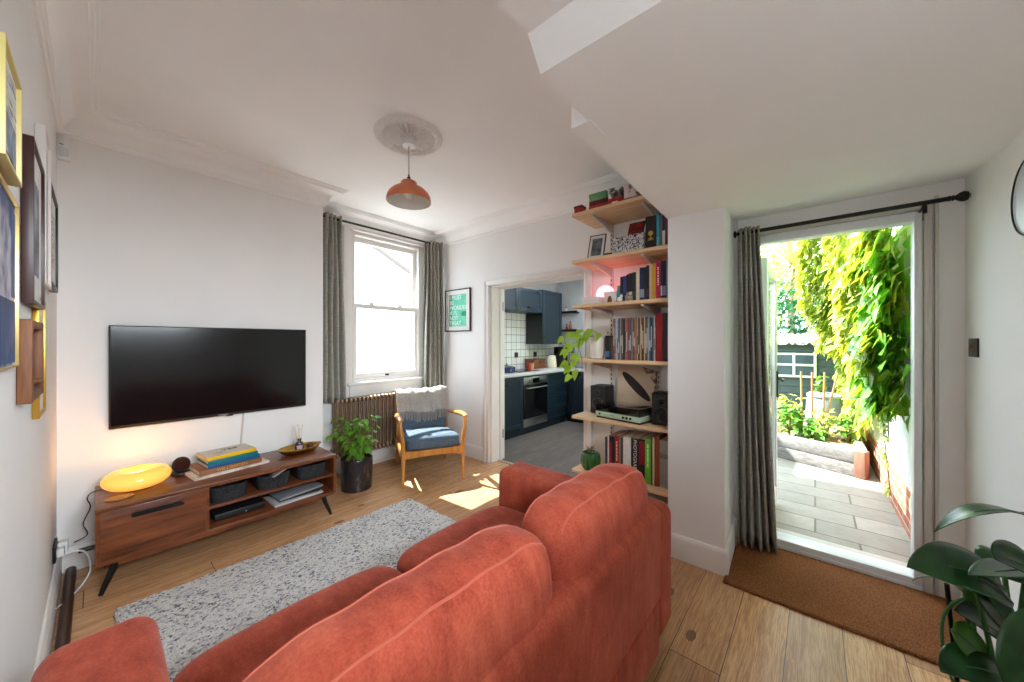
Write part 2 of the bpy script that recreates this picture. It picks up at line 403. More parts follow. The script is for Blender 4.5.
struct('baseboard_pier', sweep([(2.42, 0.73), (2.42, 0.408), (2.92, 0.437)], sk), M_gloss)
struct('baseboard_right', sweep([(XG - 0.02, YR), (-0.13, YR)], sk), M_gloss)
# kitchen doorway casing
def casing(b, y, side, z1):
    s = side
    b.bb(2.902, XK, y, y + s * 0.082, 0, z1 + 0.0, 0.004); b.bb(2.893, 2.905, y + s * 0.055, y + s * 0.08, 0, z1 + 0.055, 0.004); b.bb(2.896, 2.905, y + s * 0.004, y + s * 0.018, 0, z1 + 0.01, 0.003)
b = MB(); casing(b, DY1, 1, DZ); casing(b, DY0, -1, DZ)
b.bb(2.903, XK, DY0 - 0.08, DY1 + 0.08, DZ + 0.0005, DZ + 0.066, 0.004); b.bb(2.894, 2.905, DY0 - 0.054, DY1 + 0.054, DZ + 0.04, DZ + 0.056, 0.004); b.bb(2.896, 2.905, DY0 - 0.02, DY1 + 0.02, DZ + 0.004, DZ + 0.018, 0.003)
b.bb(XK, 3.15, DY0 - 0.002, DY0 + 0.018, 0, DZ); b.bb(XK, 3.15, DY1 - 0.018, DY1 + 0.002, 0, DZ); b.bb(XK, 3.15, DY0, DY1, DZ - 0.018, DZ + 0.002)
b.bb(3.06, 3.10, DY0 + 0.018, DY0 + 0.032, 0, DZ - 0.018, 0.003); b.bb(3.06, 3.10, DY1 - 0.032, DY1 - 0.018, 0, DZ - 0.018, 0.003)
struct('trim_kitchen_doorway', b, M_gloss)
b = MB()
for z in (0.25, 1.75): b.bb(3.10, 3.118, DY1 - 0.022, DY1 - 0.017, z, z + 0.1, 0.002); b.tube([(3.12, DY1 - 0.022, z), (3.12, DY1 - 0.022, z + 0.1)], 0.006, 8)
struct('trim_door_hinges', b, mat('dull steel hinge', (150, 146, 140), 0.4, 0.9))
# rear sash window
w = thing('window_1', 'white painted sash window over the column radiator', 'window', (0, 0, 0)); w['kind'] = 'structure'
b = MB(); b.bb(WX0, WX0 + 0.06, 3.85, 4.0, WZ0, WZ1, 0.004); b.bb(WX1 - 0.06, WX1, 3.85, 4.0, WZ0, WZ1, 0.004); b.bb(WX0 + 0.058, WX1 - 0.058, 3.852, 4.0, WZ1 - 0.04, WZ1, 0.004); b.bb(WX0 + 0.058, WX1 - 0.058, 3.852, 4.06, WZ0, WZ0 + 0.04, 0.004)
b.bb(WX0 - 0.07, WX0, 3.80, 3.83, WZ0 - 0.02, WZ1 + 0.07, 0.005); b.bb(WX1, WX1 + 0.07, 3.80, 3.83, WZ0 - 0.02, WZ1 + 0.07, 0.005); b.bb(WX0 - 0.001, WX1 + 0.001, 3.802, 3.83, WZ1, WZ1 + 0.07, 0.005)
b.bb(WX0 + 0.05, WX0 + 0.075, 3.845, 3.87, WZ0, WZ1, 0.003); b.bb(WX1 - 0.075, WX1 - 0.05, 3.845, 3.87, WZ0, WZ1, 0.003)
b.build('window_frame', M_gloss, w)
def sash(name, y, z0, z1, bot, top):
    b = MB(); x0, x1 = WX0 + 0.06, WX1 - 0.06
    b.bb(x0, x0 + 0.05, y, y + 0.045, z0, z1, 0.004); b.bb(x1 - 0.05, x1, y, y + 0.045, z0, z1, 0.004); b.bb(x0 + 0.048, x1 - 0.048, y + 0.001, y + 0.044, z0, z0 + bot, 0.004); b.bb(x0 + 0.048, x1 - 0.048, y + 0.001, y + 0.044, z1 - top, z1, 0.004)
    f = b.build(name, M_gloss, w)
    MB().bb(x0 + 0.04, x1 - 0.04, y + 0.02, y + 0.024, z0 + bot - 0.01, z1 - top + 0.01).build('pane', M_glass, f)
    return f
up = sash('upper_sash', 3.925, 1.765, WZ1 - 0.035, 0.045, 0.06)
lo = sash('lower_sash', 3.872, 0.965, 1.81, 0.065, 0.05)
for x in (2.05, 2.42): MB().bb(x - 0.025, x + 0.025, 3.86, 3.885, 1.81, 1.835, 0.004).build('sash_catch', M_white, lo)
MB().bb(2.22, 2.26, 3.85, 3.875, 0.985, 1.005, 0.004).build('sash_lift', M_black, lo, label='small black sash lift')
MB().bb(WX0 - 0.03, WX1 + 0.05, 3.775, 3.99, WZ0 - 0.025, WZ0 + 0.008, 0.008).build('window_sill', M_gloss, w)
MB().bb(WX0 - 0.0, WX1 + 0.03, 3.80, 3.83, WZ0 - 0.15, WZ0 - 0.025, 0.004).build('apron', M_gloss, w)
w = thing('window_added_fill', 'added high white fanlight in the right wall, unseen, for fill light', 'window'); w['kind'] = 'structure'  # invented window out of view, there only to let fill light in
b = MB(); y = YR - 0.12
for x in (CX0, CX1 - 0.04, (CX0 + CX1) / 2 - 0.02): b.bb(x, x + 0.04, y, y + 0.05, CZ0 + 0.04, CZ1 - 0.04, 0.004)
for z in (CZ0, CZ1 - 0.04): b.bb(CX0, CX1, y, y + 0.05, z, z + 0.04, 0.004)
b.build('window_frame', M_upvc, w)
MB().bb(CX0 + 0.03, CX1 - 0.03, y + 0.02, y + 0.024, CZ0 + 0.03, CZ1 - 0.03).build('pane', M_glass, w)
# garden door: frame and the open leaf
b = MB(); b.bb(2.955, 3.05, GY0, GY0 + 0.032, 0, GZ, 0.004); b.bb(2.955, 3.05, GY1 - 0.04, GY1, 0, GZ, 0.004); b.bb(2.957, 3.05, GY0 + 0.03, GY1 - 0.038, GZ - 0.05, GZ, 0.004); b.bb(2.957, 3.08, GY0 + 0.03, GY1 - 0.038, 0, 0.065, 0.004); b.bb(2.95, 2.962, GY0, GY1, 0, 0.03, 0.003)
struct('trim_garden_door_frame', b, M_upvc)
b = MB(); b.bb(2.945, XG, GY0 - 0.035, GY0 - 0.004, 0, GZ + 0.04, 0.005); b.bb(2.95, XG, GY0 - 0.058, GY0 - 0.043, 0, GZ + 0.07, 0.004); b.bb(2.946, XG, GY0 - 0.003, GY1, GZ + 0.004, GZ + 0.045, 0.005)
struct('trim_garden_door_casing', b, mat('cream gloss woodwork', (206, 200, 192), 0.4, var=0.03))
d = thing('door_1', 'white glazed garden door standing open outside', 'door', (3.17, 0.288, 0.0)); d.rotation_euler = (0, 0, -0.015); d['kind'] = 'structure'
b = MB(); L = 0.74
b.bb(0, 0.1, -0.022, 0.022, 0, 2.0, 0.005); b.bb(L - 0.1, L, -0.022, 0.022, 0, 2.0, 0.005); b.bb(0.098, L - 0.098, -0.021, 0.021, 0, 0.14, 0.005); b.bb(0.098, L - 0.098, -0.021, 0.021, 1.9, 2.0, 0.005)
b.build('door_frame', M_upvc, d); MB().bb(0.09, L - 0.09, -0.008, 0.008, 0.13, 1.91).build('pane', M_glass, d)
b = MB()
for y0, y1 in ((-0.0228, -0.0205), (0.0205, 0.0228)): b.bb(0.098, 0.104, y0, y1, 0.13, 1.91); b.bb(L - 0.104, L - 0.098, y0, y1, 0.13, 1.91)
b.build('gasket', M_matblack, d, label='black rubber gasket')
b = MB(); b.bb(L - 0.07, L - 0.035, -0.034, -0.022, 0.9, 1.13, 0.004); b.tube([(L - 0.05, -0.028, 1.06), (L - 0.05, -0.065, 1.06), (L - 0.06, -0.07, 1.06), (L - 0.17, -0.07, 1.055)], 0.009, 8); b.build('door_handle', M_matblack, d, label='black lever handle')

# ------------------------------------------------------------------ curtains and rods
def curtain(name, label, x0, y0, x1, y1, z0, z1, folds, amp, flare, seed, group=None, anchor=0.5):
    r = random.Random(seed); ph = [r.uniform(-0.5, 0.5) for _ in range(folds + 2)]
    dx, dy = x1 - x0, y1 - y0; L = math.hypot(dx, dy); nx, ny = -dy / L, dx / L
    def fn(u, v):
        t = u * folds; k = int(min(t, folds - 1e-6)); a = amp * (0.75 + 0.5 * (0.5 + ph[k])) * (0.8 + 0.35 * (1 - v))
        s = math.sin(2 * PI * t + 0.5 * math.sin(v * 3 + ph[k] * 4)) * a + 0.012 * math.sin(v * 7 + u * 9)
        w = 1 + flare * (1 - v)
        uu = anchor + (u - anchor) * w
        return (x0 + dx * uu + nx * s, y0 + dy * uu + ny * s, z0 + (z1 - z0) * v)
    b = MB(); b.grid(fn, folds * 14, 26)
    o = b.build(name, M_lino, sharp=180); tag(o, label, 'curtain', group)
    md = o.modifiers.new('thick', 'SOLIDIFY'); md.thickness = 0.006; md.offset = 0
    return o
curtain('curtain', 'grey green linen curtain gathered at the left of the rear window beside the television wall', 1.40, 3.70, 1.635, 3.70, 0.775, 2.665, 5, 0.042, 0.36, 1, 'curtains at the rear window')
curtain('curtain', 'grey green linen curtain gathered at the right of the rear window behind the armchair', 2.68, 3.73, 2.87, 3.62, 0.77, 2.65, 5, 0.034, 0.3, 2, 'curtains at the rear window')
curtain('curtain', 'long grey green linen curtain hanging to the floor beside the garden door', 2.82, 0.395, 2.85, 0.285, 0.02, 2.145, 5, 0.034, 0.9, 3, None, 0.0)
t = thing('curtain_rod', 'thin black curtain rod across the top of the rear window', 'curtain rod', (0, 0, 0))
MB().tube([(1.40, 3.70, 2.628), (2.83, 3.70, 2.628)], 0.011, 12).build('rod', M_black, t)
for x in (1.40, 2.83): MB().lathe([(0, -0.02), (0.016, -0.018), (0.02, 0), (0.016, 0.018), (0, 0.02)], 16, M=trs((x, 3.70, 2.628), 0, PI / 2)).build('finial', M_black, t)
for x in (1.43, 2.75): MB().tube([(x, 3.70, 2.625), (x, 3.80, 2.615)], 0.008, 8).box((x, 3.796, 2.615), (0.03, 0.008, 0.06), 0.003).build('bracket', M_black, t)
t = thing('curtain_rod', 'black curtain rod with turned finial above the garden door', 'curtain rod', (0, 0, 0))
MB().tube([(2.84, 0.40, 2.115), (2.84, -0.525, 2.115)], 0.012, 12).build('rod', M_black, t)
fp = [(0, -0.002), (0.014, 0), (0.014, 0.01), (0.009, 0.014), (0.016, 0.024), (0.009, 0.034), (0.013, 0.042), (0.022, 0.06), (0.026, 0.08), (0.022, 0.1), (0.008, 0.115), (0, 0.118)]
MB().lathe([(r, z * 0.62) for r, z in fp], 18, M=trs((2.84, -0.52, 2.115), 0, 0, PI / 2)).build('finial', M_black, t)
MB().lathe([(r, z * 0.25) for r, z in fp], 18, M=trs((2.84, 0.398, 2.115), 0, 0, -PI / 2)).build('finial', M_black, t)
b = MB(); b.tube([(2.84, -0.44, 2.11), (2.90, -0.44, 2.10), (2.965, -0.44, 2.10)], 0.007, 8); b.box((2.965, -0.44, 2.085), (0.008, 0.03, 0.07), 0.003); b.tube([(2.84, -0.44, 2.10), (2.84, -0.44, 2.06)], 0.009, 8); b.build('bracket', M_black, t)

# ------------------------------------------------------------------ ceiling rose and pendant
PX, PY = 1.37, 2.085
b = MB(); b.lathe([(0, -0.004), (0.170, -0.004), (0.174, -0.018), (0.182, -0.018), (0.188, -0.026), (0.206, -0.030), (0.216, -0.022), (0.224, 0), (0, 0)], 64, cap=False)
b.lathe([(0, -0.034), (0.03, -0.034), (0.045, -0.026), (0.05, -0.012), (0.05, 0)], 40, cap=False)
for i in range(28):
    a = 2 * PI * i / 28; M = rotz(a)
    b.puff((0.108, 0, -0.008), (0.056, 0.0062, 0.018), (3, 2, 2), 4, M)
    b.puff((0.160, 0, -0.010), (0.010, 0.013, 0.014), (2, 2, 2), 3, M)
    b.puff((0.195, 0, -0.026), (0.008, 0.012, 0.007), (2, 2, 2), 3, rotz(a + PI / 28))
o = b.build('ceiling_rose', mat('old plaster', (236, 233, 230), 0.8, var=0.04, scale=40)); o.location = (PX, PY, ZC); tag(o, 'round white plaster ceiling rose with radiating flutes', 'ceiling rose')
t = thing('pendant_lamp', 'copper orange dome pendant lamp hanging from the ceiling rose', 'lamp', (PX, PY, 2.325))
MB().lathe([(0, 0.375), (0.042, 0.377), (0.045, 0.382), (0.045, 0.411), (0.04, 0.411), (0, 0.411)], 32, cap=False).build('ceiling_cup', M_white, t)
MB().tube([(0, 0, 0.15), (0, 0, 0.38)], 0.0035, 8).build('cord', mat('beige flex', (176, 160, 146), 0.7), t)
sh = [(0.144, 0), (0.146, 0.012), (0.142, 0.034), (0.130, 0.058), (0.108, 0.080), (0.080, 0.097), (0.060, 0.106), (0.050, 0.112), (0.050, 0.124), (0.053, 0.128), (0.050, 0.134), (0.034, 0.142), (0.018, 0.150), (0, 0.151)]
MB().lathe(sh, 48, cap=False).build('shade', mat('copper enamel', (220, 128, 90), 0.32, 0.35, var=0.05), t)
MB().lathe([(max(0, r - 0.003), z if i == 0 else z - 0.003) for i, (r, z) in enumerate(sh)], 48, cap=False).build('shade_lining', mat('white enamel', (226, 222, 214), 0.45), t, label='white inside of the shade')
MB().lathe([(0.017, 0.14), (0.02, 0.12), (0.02, 0.1), (0.014, 0.095), (0.022, 0.08), (0.03, 0.06), (0.03, 0.045), (0.02, 0.028), (0, 0.022)], 24).build('bulb', mat('opal bulb', (240, 236, 226), 0.3), t)
b = MB(); b.lathe([(0.010, 0.148), (0.011, 0.165), (0.006, 0.17), (0.005, 0.185)], 16); b.build('cord_grip', mat('dark bronze', (70, 52, 40), 0.4, 0.8), t)

# ------------------------------------------------------------------ television
t = thing('television', 'large black flat screen television mounted on the chimney breast', 'television', (0.616, 3.415, 1.158))
MB().bb(-0.566, 0.566, -0.055, -0.018, -0.328, 0.328, 0.004).build('body', M_matblack, t)
MB().bb(-0.558, 0.558, -0.0565, -0.052, -0.310, 0.321).build('screen', mat('glossy dark screen', (9, 10, 12), 0.13, var=0, spec=0.55), t)
MB().bb(-0.25, 0.25, -0.018, 0.0, -0.2, 0.2, 0.004).build('wall_bracket', M_black, t)
MB().bb(-0.03, 0.03, -0.0575, -0.054, -0.3235, -0.3165).build('maker_logo', mat('grey logo', (150, 150, 152), 0.4), t)
MB().bb(0.02, 0.06, -0.054, -0.03, -0.336, -0.327, 0.003).build('sensor_bump', M_matblack, t)
b = MB().tube([(0.75, 3.414, 0.83), (0.745, 3.414, 0.74), (0.735, 3.414, 0.62), (0.735, 3.414, 0.30)], 0.006, 8)
tag(b.build('cable_cover', mat('pale grey trunking', (196, 192, 190), 0.5)), 'pale grey cable running down the wall below the television', 'cable')

# ------------------------------------------------------------------ sideboard
SX0, SX1, SY0, SY1 = -0.005, 1.24, 2.90, 3.385
W = SX1 - SX0; D = SY1 - SY0
t = thing('media_sideboard', 'long low walnut media sideboard on black splayed legs below the television', 'sideboard', (SX0, SY0, 0))
b = MB(); b.bb(0, W, 0, D, 0.463, 0.486, 0.003); b.bb(0, W, 0, D, 0.176, 0.198, 0.003); b.bb(0.001, 0.02, 0.001, D - 0.001, 0.197, 0.464); b.bb(W - 0.02, W - 0.001, 0.001, D - 0.001, 0.197, 0.464); b.bb(0.45, 0.468, 0.004, D, 0.19, 0.47); b.build('carcass', M_walnut, t)
MB().bb(0.01, W - 0.01, D - 0.014, D - 0.004, 0.19, 0.475).build('back_panel', mat('dark back panel', (44, 26, 18), 0.6), t)
MB().bb(0.46, W - 0.015, 0.012, D - 0.02, 0.318, 0.334, 0.002).build('shelf', M_walnut, t)
f = MB().bb(0.018, 0.452, -0.004, 0.016, 0.196, 0.466, 0.003).build('drop_door', M_walnut, t)
b = MB(); b.prism([(0.135, 0.404), (0.345, 0.404), (0.352, 0.410), (0.345, 0.416), (0.335, 0.428), (0.14, 0.428), (0.130, 0.416)], 'y', -0.016, -0.004); b.build('handle', M_black, f, label='black bar handle')
b = MB(); b.bb(0.06, W - 0.06, 0.05, 0.075, 0.138, 0.176); b.bb(0.06, W - 0.06, D - 0.075, D - 0.05, 0.138, 0.176); b.bb(0.06, 0.085, 0.05, D - 0.05, 0.138, 0.176); b.bb(W - 0.085, W - 0.06, 0.05, D - 0.05, 0.138, 0.176); b.build('base_frame', M_walnut, t)
for sx in (0, 1):
    for sy in (0, 1):
        x = 0.075 if sx == 0 else W - 0.075; y = 0.06 if sy == 0 else D - 0.06; dx = -0.055 if sx == 0 else 0.055; dy = -0.012 if sy == 0 else 0.012
        b = MB(); b.tube([(x, y, 0.17), (x + dx * 0.15, y, 0.13), (x + dx, y + dy, 0.004)], [0.024, 0.022, 0.013], 10, flat=0.7); b.bb(x - 0.0 if sx == 0 else x - 0.1, x + 0.1 if sx == 0 else x, y - 0.012, y + 0.012, 0.156, 0.174, 0.003)
        b.build('leg', M_black, t)
# baskets and contents
M_felt = speck('charcoal felt', (40, 40, 42), [(0.35, (24, 24, 26)), (0.65, (62, 62, 64))], 120)
def basket(x, label):
    t = thing('storage_basket', label, 'basket', (x, 3.06, 0.335), 0, 'felt baskets in the sideboard')
    b = MB(); w, d, h = 0.105, 0.13, 0.098
    def ring(r, z, off=0): return [(math.copysign(abs(math.cos(a)) ** 0.45, math.cos(a)) * (w - off), math.copysign(abs(math.sin(a)) ** 0.45, math.sin(a)) * (d - off), z) for a in [2 * PI * i / 40 for i in range(40)]]
    rings = [ring(0, 0.0, 0.01), ring(0, h * 0.5, 0.002), ring(0, h, 0), ring(0, h, 0.006), ring(0, 0.01, 0.012)]
    vs = [p for r in rings for p in r]; fs = [(j * 40 + i, j * 40 + (i + 1) % 40, (j + 1) * 40 + (i + 1) % 40, (j + 1) * 40 + i) for j in range(4) for i in range(40)]
    fs += [tuple(range(40)), tuple(160 + i for i in range(40))]
    b.add(vs, fs).build('basket_body', M_felt, t)
    MB().tube([(math.cos(a) * 0.03, -d - 0.002, h - 0.012 - math.sin(a) * 0.02) for a in [PI * i / 8 for i in range(9)]], 0.005, 8).build('handle', M_felt, t)
    return t
basket(0.575, 'charcoal felt basket with a pink item on top, next to the drawer door')
basket(0.835, 'charcoal felt basket with a silver item poking out, middle of the three')
basket(1.09, 'charcoal felt basket at the right end of the upper compartment')
b = MB().puff((0.545, 3.00, 0.445), (0.034, 0.03, 0.012), (2.5, 2.5, 2.5), 6); tag(b.build('wallet', mat('dusty pink leather', (206, 120, 128), 0.6)), 'small pink pouch lying in the left felt basket', 'pouch')
b = MB().box((0, 0, 0), (0.11, 0.05, 0.012), 0.003, M=trs((0.855, 2.955, 0.438), 0.35, -0.28)); tag(b.build('slim_box', mat('silver card', (190, 188, 184), 0.35, 0.6)), 'silver slim box sticking out of the middle felt basket', 'box')
t = thing('set_top_box', 'flat black set top box on the lower shelf of the sideboard', 'media player', (0.64, 3.08, 0.198))
MB().bb(-0.14, 0.14, -0.1, 0.1, 0.004, 0.05, 0.008).build('body', M_matblack, t); MB().box((0.03, -0.1005, 0.02), (0.006, 0.003, 0.006)).build('indicator_light', mat('white indicator', (240, 240, 240), 0.4), t)
for x in (-0.1, 0.1):
    for y in (-0.07, 0.07): MB().lathe([(0.01, 0), (0.01, 0.005)], 10, (x, y, 0)).build('foot', M_matblack, t)
def paper_stack(b, x0, x1, y0, y1, z, h, a, dz): b.box((0, 0, h / 2), (x1 - x0, y1 - y0, h), 0.001, M=trs(((x0 + x1) / 2, (y0 + y1) / 2, z), a, dz))
b = MB(); paper_stack(b, 0.82, 1.15, 2.93, 3.16, 0.199, 0.014, 0.06, 0.0); tag(b.build('magazine', mat('grey white magazine', (190, 188, 188), 0.5, var=0.1)), 'pale grey magazine lying lowest on the sideboard bottom shelf', 'magazine')
b = MB(); paper_stack(b, 0.86, 1.14, 2.96, 3.17, 0.214, 0.02, 0.02, 0.0); tag(b.build('laptop', mat('dark laptop shell', (52, 54, 58), 0.35, 0.4)), 'dark closed laptop lying between two pale slabs on the bottom shelf', 'laptop')
b = MB(); paper_stack(b, 0.85, 1.16, 2.95, 3.15, 0.235, 0.012, 0.10, -0.03); tag(b.build('tablet_sleeve', mat('silver grey sleeve', (158, 160, 164), 0.4, 0.3)), 'silver grey flat sleeve on top of the dark laptop', 'sleeve')
# lamp, coaster, puck
t = thing('glow_lamp', 'glowing amber pebble shaped table lamp on the sideboard', 'lamp', (0.165, 3.17, 0.487))
pr = [(0, 0.004), (0.07, 0.004), (0.09, 0.008), (0.125, 0.022), (0.146, 0.042), (0.152, 0.060), (0.150, 0.078), (0.138, 0.098), (0.114, 0.112), (0.088, 0.116), (0.062, 0.110), (0.04, 0.098), (0.02, 0.090), (0, 0.088)]
tm = NT('amber blown glass'); fz = tm.n('ShaderNodeLayerWeight', _Blend=0.35); nz = tm.noise(tm.coord(), 9, 3, 0.5)
tm.b.inputs['Base Color'].default_value = rgb(240, 170, 70); tm.b.inputs['Roughness'].default_value = 0.18
tm.l(tm.ramp(tm.math('ADD', tm.math('MULTIPLY', fz.outputs['Facing'], 0.75), tm.math('MULTIPLY', nz, 0.25)), [(0.1, rgb(255, 196, 100)), (0.9, rgb(244, 146, 40))]), tm.b.inputs['Emission Color']); tm.b.inputs['Emission Strength'].default_value = 0.4
lo_ = MB().lathe(pr, 56, cap=False).build('glass_shade', tm.m, t, sharp=70); lo_.rotation_euler = (0, 0, 0)
MB().lathe([(0.06, 0), (0.07, 0.004), (0.06, 0.006)], 32).build('base', M_black, t)
MB().tube(smooth([(-0.06, 0.06, 0.006), (-0.17, 0.09, 0.004), (-0.20, 0.10, -0.03), (-0.188, 0.11, -0.09), (-0.215, 0.12, -0.18), (-0.20, 0.12, -0.25), (-0.25, 0.10, -0.27)]), 0.0028, 6).build('flex', mat('dark flex', (60, 48, 40), 0.6), t)
tag(MB().puff((0.085, 3.02, 0.492), (0.058, 0.042, 0.006), (2, 2, 4), 12).build('coaster', wood('light coaster wood', (150, 96, 56), (186, 132, 84), 0)), 'flat oval wooden coaster at the front of the sideboard beside the lamp', 'coaster')
t = thing('smart_clock', 'small black round smart display on a puck beside the amber lamp', 'smart display', (0.375, 3.27, 0.487))
MB().lathe([(0.052, 0), (0.054, 0.006), (0.05, 0.016), (0.02, 0.02), (0, 0.02)], 32).build('base', M_matblack, t)
MB().lathe([(0, -0.012), (0.046, -0.012), (0.05, -0.004), (0.05, 0.006), (0.044, 0.012), (0, 0.012)], 32, M=trs((0, 0.005, 0.062), 0.35, 0, PI / 2 - 0.25)).build('display', M_matblack, t)
MB().lathe([(0, 0.0125), (0.04, 0.0125), (0.04, 0.013), (0, 0.013)], 32, M=trs((0, 0.005, 0.062), 0.35, 0, PI / 2 - 0.25)).build('lens', mat('dark red glass', (58, 26, 24), 0.15), t)
# books lying on the sideboard
def hardback(name, label, loc, rz, w, d, h, cover, pages, group=None, spine_text=None, tcol=None, tsize=0.02):
    t = thing(name, label, 'book', loc, rz, group); c = 0.0028
    b = MB(); b.bb(0, w, 0, d, 0, c, 0.0008); b.bb(0, w, 0, d, h - c, h, 0.0008); b.bb(0, w, 0, 0.004, 0, h, 0.0015); b.build('cover', cover, t)
    MB().bb(0.003, w - 0.003, 0.004, d - 0.004, c, h - c).build('page_block', pages, t)
    if spine_text: text('spine_lettering', spine_text, tsize, basis((w * 0.5, -0.0006, h * 0.5), (1, 0, 0), (0, 0, 1)), tcol, t)
    return t
A = 0.12; z = 0.487; ox, oy = 0.408, 3.02; gp = 'books piled on the sideboard'
def at(u, v): return (ox + u * math.cos(A) - v * math.sin(A), oy + u * math.sin(A) + v * math.cos(A))
M_art = blotch('art magazine cover', [(0.3, (90, 62, 50)), (0.45, (206, 186, 170)), (0.6, (236, 226, 214)), (0.75, (178, 150, 140))], 9)
q = at(0, 0); hardback('coffee_table_book', 'large thin white edged art book, lowest of the pile on the sideboard', (q[0], q[1], z), A, 0.43, 0.29, 0.016, M_art, mat('bright page edges', (236, 230, 222), 0.8), gp); z += 0.0165
M_tan = mat('tan cloth cover', (168, 112, 74), 0.7, bump=0.1)
q = at(0.03, 0.022); hardback('coffee_table_book', 'brown book with gilt spine letters, second from the bottom of the sideboard pile', (q[0], q[1], z), A - 0.02, 0.355, 0.25, 0.032, mat('brown board', (146, 92, 58), 0.5), M_paper, gp, 'WELLSBERGEN', mat('gilt lettering', (226, 190, 110), 0.3, 0.5, var=0), 0.026); z += 0.0325
q = at(0.075, 0.03); hardback('coffee_table_book', 'blue spined book in the middle of the sideboard pile', (q[0], q[1], z), A - 0.01, 0.30, 0.23, 0.026, mat('blue board', (20, 92, 140), 0.45), M_paper, gp); z += 0.0265
q = at(0.078, 0.034); hardback('coffee_table_book', 'teal green spined book beneath the yellow book', (q[0], q[1], z), A - 0.03, 0.285, 0.22, 0.024, mat('teal board', (12, 118, 122), 0.45), M_paper, gp); z += 0.0245
q = at(0.072, 0.032); ty = hardback('coffee_table_book', 'yellow spined book with a pale lettered cover on top of the sideboard pile', (q[0], q[1], z), A + 0.01, 0.285, 0.21, 0.023, mat('yellow board', (238, 190, 28), 0.45), M_paper, gp)
MB().bb(0.004, 0.281, 0.012, 0.208, 0.0228, 0.0234).build('cover_print', mat('cream printed cover', (216, 204, 190), 0.5), ty, label='pale cream cover')
M_ink = mat('black ink', (24, 22, 22), 0.6, var=0)
text('cover_title', 'YES', 0.06, basis((0.165, 0.13, 0.0238), (1, 0, 0), (0, 1, 0)), M_ink, ty)
MB().bb(0.06, 0.11, 0.085, 0.089, 0.0234, 0.0239).bb(0.20, 0.25, 0.155, 0.158, 0.0234, 0.0239).bb(0.07, 0.12, 0.075, 0.078, 0.0234, 0.0239).build('cover_lines', M_ink, ty)
# tray, diffuser, stones
tr = thing('brass_tray', 'oval aged brass tray at the right end of the sideboard', 'tray', (1.075, 3.19, 0.487), 0.12)
def ov(b, prof, ax, ay, n=48):
    vs = []; fs = []
    for k, z in prof:
        for i in range(n): vs.append((ax * k * math.cos(2 * PI * i / n), ay * k * math.sin(2 * PI * i / n), z))
    for j in range(len(prof) - 1):
        for i in range(n): fs.append((j * n + i, j * n + (i + 1) % n, (j + 1) * n + (i + 1) % n, (j + 1) * n + i))
    fs += [tuple(range(n)), tuple((len(prof) - 1) * n + i for i in range(n))]; return b.add(vs, fs)
ov(MB(), [(0.55, 0), (0.8, 0.008), (0.96, 0.03), (1.0, 0.042), (0.985, 0.044), (0.94, 0.032), (0.78, 0.013), (0.5, 0.008)], 0.158, 0.105).build('tray_dish', M_brass, tr, sharp=60)
t = thing('reed_diffuser', 'brown glass reed diffuser bottle standing in the brass tray', 'diffuser', (1.075, 3.20, 0.4962))
MB().lathe([(0, 0), (0.028, 0), (0.031, 0.004), (0.031, 0.056), (0.026, 0.068), (0.014, 0.074), (0.014, 0.086), (0.017, 0.087), (0.017, 0.098), (0.008, 0.099), (0, 0.099)], 28).build('bottle', mat('amber brown glass', (58, 26, 18), 0.12, coat=0.5), t)
MB().grid(lambda u, v: (0.0316 * math.cos(-PI / 2 - 0.25 + (u - 0.5) * 1.4), 0.0316 * math.sin(-PI / 2 - 0.25 + (u - 0.5) * 1.4), 0.016 + 0.032 * v), 12, 3).build('paper_label', mat('lilac paper label', (186, 160, 178), 0.7), t)
for i in range(7):
    a = 2 * PI * i / 7 + 0.3; r = 0.035 if i else 0
    MB().tube([(0.004 * math.cos(a), 0.004 * math.sin(a), 0.03), (r * math.cos(a) - 0.012, r * math.sin(a), 0.215 - 0.012 * (i % 3))], 0.0016, 6).build('reed', mat('pale reed', (214, 186, 150), 0.8), t)
t = thing('incense_dish', 'small dark oval dish lying at the front of the brass tray', 'dish', (1.03, 3.155, 0.4965), 0.15)
ov(MB(), [(0.6, 0), (0.9, 0.006), (1.0, 0.012), (0.9, 0.012), (0.6, 0.007)], 0.055, 0.028).build('dish', mat('slate ceramic', (46, 50, 58), 0.3), t)
ov(MB(), [(0.8, 0.007), (1, 0.009), (0.8, 0.011), (0.3, 0.012)], 0.03, 0.014).build('ash_bed', mat('grey ash', (126, 126, 128), 0.9), t)
t = thing('brown_bangle', 'brown glass candle holder at the right of the brass tray', 'candle holder', (1.16, 3.215, 0.501))
MB().lathe([(0.024, 0), (0.026, 0.004), (0.026, 0.032), (0.022, 0.032), (0.022, 0.006), (0, 0.006)], 24).build('cup', mat('smoky brown glass', (92, 60, 52), 0.15, coat=0.4), t)
MB().lathe([(0.021, 0.006), (0.021, 0.022), (0, 0.023)], 20).build('wax', mat('mauve wax', (150, 112, 112), 0.5), t)
t = thing('radiator_valve_cap', 'tiny black doorstop knob behind the right corner of the sideboard', 'knob', (1.30, 3.40, 0.47))
MB().lathe([(0, -0.006), (0.018, -0.004), (0.02, 0.004), (0.016, 0.012), (0, 0.014)], 20).build('knob', M_black, t); MB().tube([(0, 0, 0), (0, 0.021, 0)], 0.006, 8).build('stem', M_black, t)

